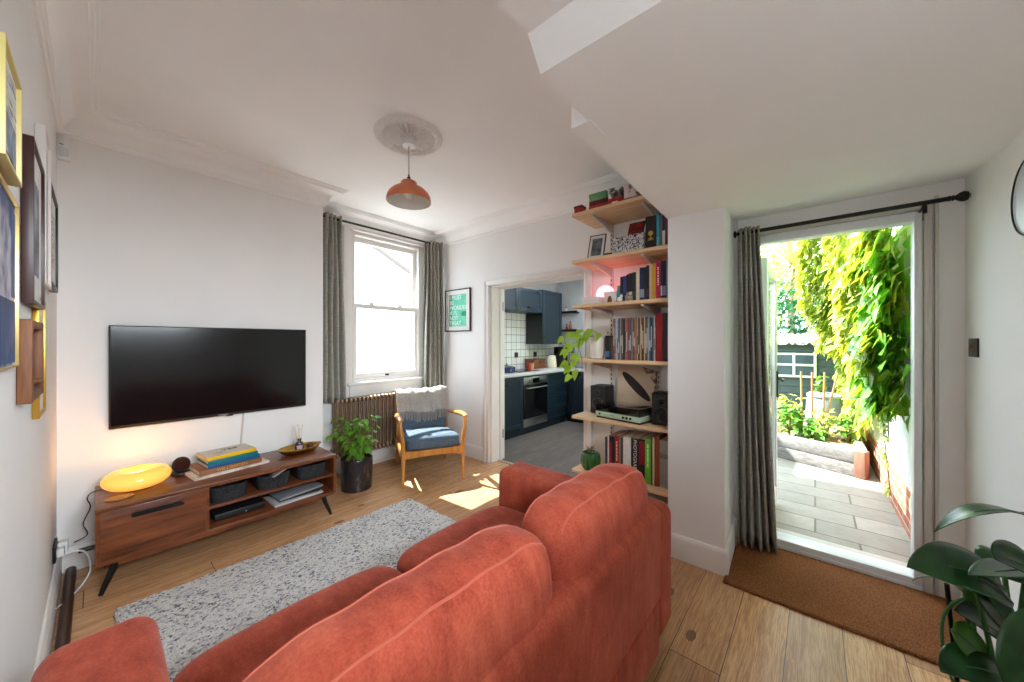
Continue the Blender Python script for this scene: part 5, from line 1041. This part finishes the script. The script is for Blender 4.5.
MB().lathe([(0.085, 0), (0.088, 0.01), (0.08, 0.12), (0.066, 0.21), (0.05, 0.225), (0, 0.232)], 36).build('body', M_cr, t); MB().tube(bez((-0.07, 0, 0.2), (-0.17, 0, 0.2), (-0.085, 0, 0.03), 10), 0.011, 8).build('handle', M_cr, t); MB().tube([(0.06, 0, 0.16), (0.1, 0, 0.205)], [0.024, 0.014], 10).build('spout', M_cr, t); MB().lathe([(0.012, 0.23), (0.014, 0.245), (0, 0.25)], 14).build('lid_knob', M_black, t)
t = thing('coffee_machine', 'black coffee machine in the kitchen corner', 'coffee machine', (5.62, 3.52, 0.9205)); MB().bb(-0.15, 0.15, -0.12, 0.14, 0, 0.06, 0.008).bb(-0.15, 0.15, 0.03, 0.14, 0.05, 0.36, 0.008).bb(-0.15, 0.15, -0.12, 0.14, 0.26, 0.37, 0.01).build('body', M_matblack, t); MB().lathe([(0.03, 0), (0.03, 0.04), (0.02, 0.05), (0, 0.05)], 20, (0, -0.05, 0.215)).build('brew_head', M_chrome, t); MB().bb(-0.12, 0.12, -0.125, -0.11, 0.28, 0.35, 0.003).build('control_panel', M_chrome, t)
t = thing('toaster', 'steel and red toaster beside the coffee machine', 'toaster', (5.55, 3.10, 0.9205)); MB().bb(-0.08, 0.08, -0.14, 0.14, 0.008, 0.19, 0.03, 4).build('body', M_chrome, t); MB().bb(-0.05, -0.02, -0.11, 0.11, 0.186, 0.192).bb(0.02, 0.05, -0.11, 0.11, 0.186, 0.192).build('slots', M_black, t); MB().bb(-0.095, -0.078, -0.02, 0.02, 0.12, 0.14, 0.004).build('lever', mat('red lever', (160, 40, 32), 0.4), t)
for x in (4.62, 5.15):
    t = thing('wall_socket', 'dark wall socket on the tiles %s' % ('behind the hob' if x < 5 else 'behind the kettle'), 'socket', (x, 3.856, 1.16), 0, 'kitchen sockets'); MB().bb(-0.045, 0.045, -0.012, -0.001, -0.045, 0.045, 0.003).build('plate', mat('gunmetal plate', (60, 56, 56), 0.35, 0.7), t); MB().bb(-0.012, 0.012, -0.016, -0.011, -0.012, 0.012, 0.002).build('rocker', M_black, t)
for z, lb in ((1.93, 'upper small black spice shelf on the far kitchen wall'), (1.58, 'lower small black spice shelf on the far kitchen wall')):
    t = thing('spice_shelf', lb, 'shelf', (5.92, 3.58, z), 0, 'spice shelves'); MB().bb(-0.1, -0.002, -0.2, 0.2, 0, 0.016, 0.002).build('board', M_black, t); MB().bb(-0.1, -0.095, -0.2, 0.2, 0.016, 0.04).build('rail', M_black, t)
for y, z, c, h, lb in ((3.64, 1.946, (222, 216, 206), 0.09, 'white jar on the upper spice shelf'), (3.55, 1.596, (146, 30, 32), 0.16, 'red bottle on the lower spice shelf'), (3.63, 1.596, (110, 40, 36), 0.11, 'dark red jar on the lower spice shelf')):
    t = thing('condiment_bottle', lb, 'bottle', (5.87, y, z), 0, 'bottles on the spice shelves'); MB().lathe([(0.024, 0), (0.026, 0.004), (0.026, h * 0.65), (0.012, h * 0.8), (0.012, h), (0, h)], 18).build('glass_body', mat('bottle %d' % c[0], c, 0.2), t); MB().lathe([(0.014, h), (0.014, h + 0.018), (0, h + 0.018)], 14).build('cap', M_black, t)

# ------------------------------------------------------------------ garden
M_slab = grid_tiles('stone paving', (146, 142, 134), (166, 161, 152), (112, 106, 96), 0.6, 0.27, 0.007, 0.4, 'yx', 0.85, 0.4, 0.3)
struct('floor_patio', MB().bb(3.22, 10, -3.2, 2.6, -0.16, -0.05), M_slab)
struct('trim_door_step', MB().bb(3.05, 3.30, GY0 - 0.1, GY1 + 0.1, -0.05, -0.002, 0.01), mat('stone step', (186, 182, 176), 0.7))
b = MB(); Mw = trs((3.22, -0.53, 0), math.radians(0.8))
b.bb(0, 6, -0.12, 0, -0.1, 0.30, M=Mw); struct('wall_boundary_brick', b, grid_tiles('red brick', (176, 92, 66), (196, 120, 90), (196, 182, 166), 0.22, 0.075, 0.008, 0.5, 'xz', 0.9, 0.5, 0.3))
struct('wall_boundary', MB().bb(0, 6, -0.105, -0.008, 0.30, 2.3, M=Mw), mat('white limewash', (214, 218, 222), 0.9, var=0.06, scale=4))
t = thing('raised_planter', 'raised garden bed edged with grey timber sleepers', 'planter', (5.19, -0.33, -0.05))
M_sleep = wood('weathered sleeper', (104, 104, 104), (154, 153, 152), 1, 0.85)
Mp = rotz(math.radians(-23.5))
for k in range(2): MB().bb(0, 0.1, 0.02, 1.7, 0.145 * k, 0.145 * k + 0.14, 0.008, M=Mp).build('front_sleeper', M_sleep, t); MB().bb(0.1, 1.7, -0.09, -0.02, 0.145 * k, 0.145 * k + 0.14, 0.008).build('side_sleeper', M_sleep, t)
MB().bb(-0.01, 0.1, -0.07, 0.02, 0, 0.285, 0.006, M=Mp).build('corner_post', wood('brown post', (110, 78, 64), (150, 112, 92), 2, 0.8), t)
MB().grid(lambda u, v: (0.1 + 0.43 * (-0.02 + 1.5 * v) * (1 - u) + 1.6 * u, -0.02 + 1.5 * v, 0.235 + 0.03 * math.sin(u * 17) * math.sin(v * 13) + 0.02 * rnd.random()), 26, 26).build('bed_soil', speck('dry pale soil', (150, 120, 96), [(0.3, (104, 78, 60)), (0.7, (186, 156, 130))], 40), t, sharp=180)
M_bright = mat('bright yellow green leaf', (150, 178, 82), 0.5, var=0.3, scale=3, trans=0.35)  # pale yellow green leaf colour, varied by noise
M_mid = mat('mid green leaf', (92, 146, 54), 0.45, var=0.35, scale=3, trans=0.3)
M_dark = mat('blue green leaf', (44, 104, 70), 0.5, var=0.35, scale=4, trans=0.2)
def shrub(name, label, cat, loc, fn, n, L, m, seed, stems=5, group=None, h=0.5):
    t = thing(name, label, cat, loc, 0, group); r = random.Random(seed); b = MB()
    for i in range(n):
        p = fn(r); d = Vector((r.uniform(-1, 1), r.uniform(-1, 1), r.uniform(-0.7, 0.5))); l = r.uniform(0.7, 1.25) * L
        b.leaf(Vector(p), d, Vector((r.uniform(-.5, .5), r.uniform(-.5, .5), 1)), l, l * 0.62, 0.3, 0.15, rows=2)
    b.build('foliage', m, t, sharp=180); b = MB()
    for i in range(stems):
        a = r.uniform(0, 2 * PI); q = fn(r); b.tube(bez((0.03 * math.cos(a), 0.03 * math.sin(a), 0), (q[0] * 0.4, q[1] * 0.4, q[2] * 0.7), q, 6), [0.012 - 0.0015 * k for k in range(7)], 6)
    b.build('stems', M_stem, t); return t
def ball(cx, cy, cz, rx, ry, rz, shell=0.55):
    def f(r):
        while True:
            p = Vector((r.uniform(-1, 1), r.uniform(-1, 1), r.uniform(-1, 1)))
            if shell < p.length < 1: return (cx + p.x * rx, cy + p.y * ry, cz + p.z * rz)
    return f
for i, (x, y, s, m, lb) in enumerate([(5.75, 0.22, 1.0, M_mid, 'broad leaved green plant at the left of the raised bed'), (5.9, -0.08, 0.9, M_bright, 'pale flowering plant in the middle of the raised bed'), (5.62, 0.02, 0.55, M_mid, 'small seedling at the front of the raised bed'), (5.85, -0.32, 0.8, M_mid, 'low leafy plant by the right end of the raised bed'), (6.3, 0.3, 1.2, M_bright, 'taller leafy plant at the back of the raised bed')]):
    shrub('garden_plant', lb, 'plant', (x, y, 0.19), ball(0, 0, 0.2 * s, 0.17 * s, 0.17 * s, 0.2 * s, 0.2), 90, 0.085 * (1 if i else 1.5), m, 30 + i, 6, 'plants in the raised bed')
for x, y, tx, ty, lb in ((5.95, 0.13, 0.0, 0.01, 'thin cane nearest the left in the raised bed'), (5.88, 0.03, -0.03, 0.0, 'second thin cane in the raised bed'), (5.9, -0.07, 0.02, -0.02, 'tall cane in the middle of the raised bed'), (5.85, -0.05, 0.05, -0.16, 'leaning cane at the right of the raised bed')):
    tag(MB().tube([(x, y, 0.15), (x + tx, y + ty, 1.0)], 0.011, 8).build('garden_cane', mat('bamboo cane', (176, 130, 92), 0.6)), lb, 'cane', 'canes in the raised bed')
t = thing('water_butt', 'grey blue water butt beside the shed', 'water butt', (6.85, -0.10, -0.05))
MB().lathe([(0.17, 0), (0.2, 0.06), (0.215, 0.3), (0.2, 0.6), (0.18, 0.64)], 32).build('barrel', mat('grey blue plastic', (120, 134, 148), 0.5), t); MB().lathe([(0.2, 0.64), (0.2, 0.67), (0.17, 0.69), (0, 0.695)], 32).build('lid', mat('pale grey lid', (150, 160, 170), 0.5), t)
shrub('garden_plant', 'sprig of leaves growing above the water butt', 'plant', (6.85, -0.06, 0.64), ball(0, 0, 0.14, 0.09, 0.09, 0.12, 0.1), 26, 0.1, M_mid, 41, 3)
# shed
t = thing('garden_shed', 'dark grey green timber shed with a corrugated roof', 'shed', (7.6, 0.2, -0.05))
b = MB()
for k in range(12): b.prism([(-0.004, 0.115 * k), (-0.018, 0.115 * k + 0.005), (-0.004, 0.115 * k + 0.118), (0.03, 0.115 * k + 0.118), (0.03, 0.115 * k)], 'y', -0.75, 2.2)
b.bb(0, 1.0, -0.75, -0.72, 0, 1.38); b.bb(0, 1.0, 2.17, 2.2, 0, 1.38); b.bb(0.97, 1.0, -0.75, 2.2, 0, 1.38)
b.build('weatherboard_wall', mat('dark shed paint', (66, 82, 82), 0.7, var=0.12), t)
b = MB(); b.grid(lambda u, v: (-0.12 + 1.2 * v, -0.85 + 3.15 * u, 1.40 + 0.17 * v + 0.018 * math.sin(u * 2 * PI * 36)), 290, 4); o = b.build('corrugated_roof', mat('pale corrugated sheet', (176, 170, 160), 0.6, var=0.15), t, sharp=180); md = o.modifiers.new('thick', 'SOLIDIFY'); md.thickness = 0.01
wd = MB()
for y in (-0.2, 0.07, 0.34, 0.62): wd.bb(-0.05, -0.016, y - 0.018, y + 0.018, 0.86, 1.25, 0.003)
for z in (0.86, 1.05, 1.23): wd.bb(-0.048, -0.016, -0.21, 0.64, z - 0.018, z + 0.018, 0.003)
wf = wd.build('window', mat('white shed window', (216, 218, 214), 0.5), t); MB().bb(-0.03, -0.024, -0.2, 0.62, 0.86, 1.24).build('pane', mat('dim shed glass', (70, 88, 96), 0.08), wf)
# climbers, trees and spiky palms
def ivy(r):
    x = 3.4 + (r.random() ** 1.2) * 4.6; k = (x - 3.4) / 4.2; lo = 1.02 - 0.25 * k + 0.16 * math.sin(x * 5) if x < 5.0 else 0.35 + 0.2 * math.sin(x * 4)
    z = lo + (3.1 - lo) * r.random() ** 0.85; bulge = 0.05 + (0.10 + 0.16 * (z > 1.2) + 0.05 * k) * (0.5 + 0.5 * math.sin(x * 3.1 + z * 2.3) * math.sin(z * 4 + x)) + 0.06 * max(0, z - 1.3)
    return (x, -0.50 + 0.014 * (x - 3.2) + bulge * r.random() ** 0.35, z)
def creeper(name, label, fn, n, L, m, seed, strands=None):
    t = thing(name, label, 'climbing plant', (5.2, -0.5, -0.05)); r = random.Random(seed); b = MB(); o0 = Vector((5.2, -0.5, -0.05))
    for i in range(n):
        p = Vector(fn(r)) - o0; d = Vector((r.uniform(-0.6, 0.6), r.uniform(0.0, 0.8), r.uniform(-1.0, -0.1))); l = r.uniform(0.6, 1.35) * L
        b.leaf(p, d, Vector((r.uniform(-.4, .4), 1, r.uniform(0.0, 0.9))), l, l * 0.86, 0.25, 0.12, 0.75, rows=3)
    b.build('foliage', m, t, sharp=180)
    if strands:
        b = MB(); l = MB()
        for st in strands:
            b.tube([Vector(p) - o0 for p in st], 0.004, 6)
            for i in range(len(st) - 1):
                for k in range(6):
                    p = Vector(st[i]).lerp(Vector(st[i + 1]), r.random()) - o0; l.leaf(p, Vector((r.uniform(-1, 1), r.uniform(0, 0.7), r.uniform(-0.8, 0))), Vector((0, 1, 0.4)), r.uniform(0.045, 0.08), r.uniform(0.04, 0.06), 0.2, 0.12, 0.75, rows=3)
        b.build('hanging_strand', M_stem, t); l.build('strand_leaves', m, t, sharp=180)
    return t
creeper('climbing_vine', 'bright green climbing vine covering the right garden wall', ivy, 7500, 0.105, M_bright, 51, [[(3.80, -0.36, 1.1), (3.78, -0.38, 0.8), (3.80, -0.40, 0.55), (3.84, -0.42, 0.33), (3.90, -0.43, 0.22)], [(3.70, -0.38, 1.1), (3.72, -0.40, 0.85), (3.70, -0.40, 0.68)], [(3.95, -0.36, 1.05), (3.93, -0.40, 0.8), (3.95, -0.42, 0.62)]])
creeper('climbing_vine', 'darker broad leaves of vine hanging nearest the door frame', lambda r: (3.38 + 0.85 * r.random(), -0.48 + 0.2 * r.random(), 1.0 + 1.15 * r.random() ** 1.3 + 0.1 * math.sin(r.random() * 9)), 700, 0.14, mat('deep green vine leaf', (104, 168, 70), 0.4, var=0.3, scale=3, trans=0.4), 52)
def hang(r):
    y = -0.42 + 0.60 * r.random(); x = 6.6 + 0.5 * r.random(); lo = 1.35 + 0.8 * max(0, (y + 0.05) / 0.25) ** 1.2 + 0.12 * math.sin(y * 30)
    return (x, y, lo + (3.6 - lo) * r.random())
creeper('hanging_vine', 'yellow green vine hanging down in front of the shed roof', hang, 3000, 0.10, M_bright, 53)
shrub('evergreen_tree', 'blue green bushy tree behind the shed', 'tree', (10.1, 0.9, -0.05), ball(0, 0, 1.9, 1.1, 1.3, 1.0, 0.45), 2400, 0.14, M_dark, 54, 7)
shrub('garden_tree', 'mid green tree far behind the shed', 'tree', (12.4, -1.5, -0.05), ball(0, 0, 2.6, 1.2, 2.0, 1.6, 0.45), 2200, 0.18, M_mid, 55, 7)
shrub('garden_tree', 'tall pale green tree behind the blue green bushy tree', 'tree', (13.0, 1.9, -0.05), ball(0, 0, 3.2, 1.2, 1.8, 1.7, 0.4), 1800, 0.18, M_bright, 56, 7)
def palm(label, loc, tz, n, L, seed, droop):
    t = thing('spiky_palm', label, 'palm tree', loc); r = random.Random(seed); b = MB()
    b.tube([(0, 0, 0), (0.04, 0.02, tz * 0.5), (0, 0, tz)], [0.11, 0.09, 0.08], 12); b.build('trunk', wood('palm trunk', (104, 84, 66), (150, 128, 104), 2, 0.9), t); b = MB()
    for i in range(n):
        a = r.uniform(0, 2 * PI); e = r.uniform(-0.5, 1.2); d = Vector((math.cos(a) * math.cos(e), math.sin(a) * math.cos(e), math.sin(e))); l = L * r.uniform(0.75, 1.1)
        b.leaf(Vector((0, 0, tz)), d, Vector((0, 0, 1)) if abs(d.z) < 0.9 else Vector((1, 0, 0)), l, 0.045, droop * r.uniform(0.5, 1.4), 0.3, 1.0, rows=6)
    b.build('fronds', mat('pale spiky frond', (150, 164, 110), 0.5, var=0.25, trans=0.2), t, sharp=180); return t
palm('spiky palm standing behind the shed on the left', (11.7, 0.45, -0.05), 3.4, 110, 1.3, 61, 0.25)
palm('drooping spiky palm leaning over the hanging vine', (9.4, -0.52, -0.05), 3.15, 120, 1.25, 62, 0.7)
struct('ground_earth', MB().bb(-30, 40, -30, 40, -0.3, -0.17), mat('earth', (120, 112, 98), 0.95, var=0.2, scale=0.5))
struct('ground_added_dark', MB().bb(-30, -0.4, -30, 30, -0.169, -0.1), mat('dark added ground', (52, 52, 54), 0.95, var=0.2, scale=6))  # unseen dark ground added to cut light bouncing up into the room
struct('ground_lawn', MB().bb(10, 16, -6, 6, -0.16, -0.06), mat('distant grass', (92, 120, 56), 0.9, var=0.3))
# neighbour house across the yard
t = thing('neighbour_house', 'white rendered neighbouring house wall with a sloping roof edge', 'house', (3.0, 9.6, -0.1))
b = MB(); b.prism([(-4, 0), (6.5, 0), (6.5, 2.4), (3.34, 3.59), (1.80, 4.34), (-1.5, 5.9), (-4, 5.9)], 'y', 0, 0.3); b.build('rendered_wall', mat('white render', (226, 227, 228), 0.9, var=0.04, scale=2), t)
b = MB(); b.tube([(-1.5, -0.05, 5.95), (1.80, -0.05, 4.39), (3.34, -0.05, 3.64), (6.5, -0.05, 2.42)], 0.07, 6); b.build('verge_tiles', mat('grey verge tiles', (110, 102, 96), 0.8), t)
MB().bb(-3.0, 6.0, -0.8, -0.55, 0.0, 0.68).build('low_brick_wall', MATS['red brick'], t, label='low brick wall in front')
struct('ground_yard', MB().bb(-1.4, 8, 4.08, 12, -0.16, -0.06), mat('yard concrete', (214, 210, 204), 0.9))

# ------------------------------------------------------------------ large plant in the foreground
t = thing('foreground_plant', 'large glossy broad leaved plant in front of the right wall', 'potted plant', (1.71, -0.41, 0)); o0 = Vector((1.71, -0.41, 0))
MB().lathe([(0.10, 0), (0.11, 0.01), (0.13, 0.16), (0.135, 0.19), (0.12, 0.19), (0.118, 0.17), (0, 0.17)], 40).build('pot', mat('charcoal planter', (60, 60, 62), 0.5), t)
MB().lathe([(0, 0.182), (0.119, 0.178)], 24, cap=False).build('soil', MATS['dark compost'], t)
M_gloss_leaf = NT('glossy dark leaf'); q = M_gloss_leaf; nn = q.noise(q.coord(), 12, 3, 0.5)
q.l(q.ramp(nn, [(0.3, rgb(14, 50, 22)), (0.7, rgb(36, 88, 38))]), q.b.inputs['Base Color']); q.b.inputs['Roughness'].default_value = 0.28; q.b.inputs['Specular IOR Level'].default_value = 0.5
M_light_leaf = mat('young green leaf', (84, 140, 50), 0.35, var=0.15, trans=0.2)
def big_leaf(pts, W, up, m, stalk, fold=0.2, wave=0.0):
    p = bez(*[Vector(x) for x in pts], 14); b = MB(); vs = []; fs = []; n = len(p); up = Vector(up); cols = 9
    for j in range(n):
        d = (p[min(j + 1, n - 1)] - p[max(j - 1, 0)]).normalized(); sd = d.cross(up).normalized(); nn = sd.cross(d); tt = j / (n - 1)
        w = W * 0.5 * max(0.015, (math.sin(PI * min(1, tt * 0.96 + 0.04) ** 0.62)) ** 0.75 if tt < 1 else 0.015)
        for c in range(cols):
            s = (c / (cols - 1)) * 2 - 1
            vs.append(p[j] - o0 + sd * (w * s) + nn * (fold * w * abs(s) ** 1.5 + wave * math.sin(tt * 9 + s * 2) * abs(s)))
    for j in range(n - 1):
        for c in range(cols - 1): k = j * cols + c; fs.append((k, k + 1, k + cols + 1, k + cols))
    o = b.add(vs, fs).build('leaf', m, t, sharp=180); md = o.modifiers.new('thick', 'SOLIDIFY'); md.thickness = 0.0016
    sd = o0 + Vector((rnd.uniform(-.04, .04), rnd.uniform(-.04, .04), 0.18)); a = Vector(pts[0])
    mid = Vector(stalk) if stalk else (a + sd) / 2 + Vector((0, 0, 0.05))
    MB().tube([x - o0 for x in bez(sd, mid, a, 10)] + [x - o0 for x in p[:9]], [0.006] * 11 + [0.004 - 0.0003 * k for k in range(9)], 8).build('stalk', mat('green stalk', (56, 104, 44), 0.4), o)
    return o
G = q.m
big_leaf([(1.70, -0.47, 0.89), (1.61, -0.35, 0.945), (1.535, -0.255, 0.845)], 0.10, (0.5, -0.3, 1), G, (1.75, -0.48, 0.6), 0.15)
big_leaf([(1.665, -0.405, 0.685), (1.57, -0.30, 0.775), (1.485, -0.198, 0.745)], 0.15, (-0.45, -0.35, 0.75), G, None, 0.12, 0.004)
big_leaf([(1.69, -0.45, 0.745), (1.58, -0.38, 0.765), (1.505, -0.31, 0.763)], 0.085, (0, 0, 1), G, None, 0.2)
big_leaf([(1.69, -0.47, 0.74), (1.64, -0.41, 0.79), (1.60, -0.375, 0.785)], 0.12, (-0.5, -0.2, 0.8), G, (1.74, -0.5, 0.6), 0.2)
big_leaf([(1.68, -0.42, 0.53), (1.63, -0.36, 0.60), (1.60, -0.305, 0.610)], 0.115, (-0.4, -0.3, 0.9), G, None, 0.2)
big_leaf([(1.655, -0.336, 0.665), (1.67, -0.36, 0.64), (1.70, -0.39, 0.595)], 0.06, (-0.7, -0.2, 0.6), M_light_leaf, (1.66, -0.33, 0.5), 0.1)
big_leaf([(1.53, -0.50, 0.58), (1.475, -0.42, 0.69), (1.42, -0.345, 0.56)], 0.20, (-0.75, -0.35, 0.5), G, None, 0.08, 0.003)
big_leaf([(1.60, -0.40, 0.47), (1.52, -0.31, 0.53), (1.465, -0.255, 0.50)], 0.12, (-0.3, -0.2, 0.9), G, None, 0.15)
big_leaf([(1.565, -0.295, 0.57), (1.60, -0.34, 0.53), (1.645, -0.39, 0.45)], 0.085, (-0.7, -0.3, 0.6), MATS['young green leaf'], None, 0.15)
big_leaf([(1.575, -0.335, 0.715), (1.60, -0.38, 0.66), (1.62, -0.43, 0.55)], 0.09, (-0.6, -0.2, 0.7), G, None, 0.15)
big_leaf([(1.72, -0.36, 0.60), (1.72, -0.30, 0.68), (1.73, -0.24, 0.60)], 0.11, (0.2, 0, 1), G, None, 0.15)
big_leaf([(1.80, -0.44, 0.66), (1.86, -0.46, 0.74), (1.92, -0.47, 0.68)], 0.12, (-0.2, 0, 1), G, None, 0.15)
MB().tube([Vector((1.634, -0.296, 0.665)) - o0, Vector((1.665, -0.335, 0.18)) - o0], 0.0055, 8).build('support_stake', M_black, t)
MB().tube([Vector(x) - o0 for x in bez((1.66, -0.38, 0.18), (1.50, -0.20, 0.62), (1.63, -0.33, 0.64), 14)], 0.004, 8).build('stalk', MATS['green stalk'], t)

# ------------------------------------------------------------------ camera, daylight, added fill lamp, view
cam = bpy.data.cameras.new('camera'); co = bpy.data.objects.new('camera', cam); C.objects.link(co)
co.location = (0, 0, 1.38); co.rotation_euler = (PI / 2, 0, math.radians(40.5) - PI / 2)
cam.sensor_width = 36; cam.lens = 355 / 1024 * 36; cam.shift_y = 1 / 1024; cam.clip_start = 0.02; S.camera = co
sun = bpy.data.lights.new('sun', 'SUN'); sun.energy = 11.0; sun.angle = 0.009; sun.color = (1, 0.97, 0.91); so = bpy.data.objects.new('sun', sun); C.objects.link(so)
so.rotation_euler = Vector((0.05, -0.74, -1)).to_track_quat('-Z', 'Y').to_euler()
W_ = bpy.data.worlds.new('sky'); S.world = W_; W_.use_nodes = True; bg = W_.node_tree.nodes['Background']; bg.inputs[0].default_value = (0.74, 0.88, 1.0, 1); bg.inputs[1].default_value = 4.0
def area(name, loc, rot, sx, sy, e, c):
    l = bpy.data.lights.new(name, 'AREA'); l.shape = 'RECTANGLE'; l.size = sx; l.size_y = sy; l.energy = e; l.color = c
    o = bpy.data.objects.new(name, l); C.objects.link(o); o.location = loc; o.rotation_euler = rot; return o
area('added_fill_area', ((CX0 + CX1) / 2, YR - 1.0, 2.14), (PI / 2 - 0.25, 0, 0), 1.9, 0.6, 160, (0.86, 0.94, 1.0))  # added lamp, brightens the room through the invented fanlight
pl = bpy.data.lights.new('glow_lamp_bulb', 'POINT'); pl.energy = 0.9; pl.color = (1, 0.55, 0.2); pl.shadow_soft_size = 0.03
po = bpy.data.objects.new('glow_lamp_bulb', pl); C.objects.link(po); po.location = (0.165, 3.17, 0.487 + 0.106)
S.view_settings.view_transform = 'Standard'; S.view_settings.look = 'None'; S.view_settings.gamma = 1.0; S.view_settings.use_curve_mapping = False; S.view_settings.exposure = 1.2
S.cycles.use_denoising = True; S.cycles.max_bounces = 10; S.cycles.diffuse_bounces = 6; S.cycles.glossy_bounces = 3; S.cycles.transparent_max_bounces = 12; S.cycles.caustics_reflective = False; S.cycles.caustics_refractive = False; S.cycles.sample_clamp_indirect = 8
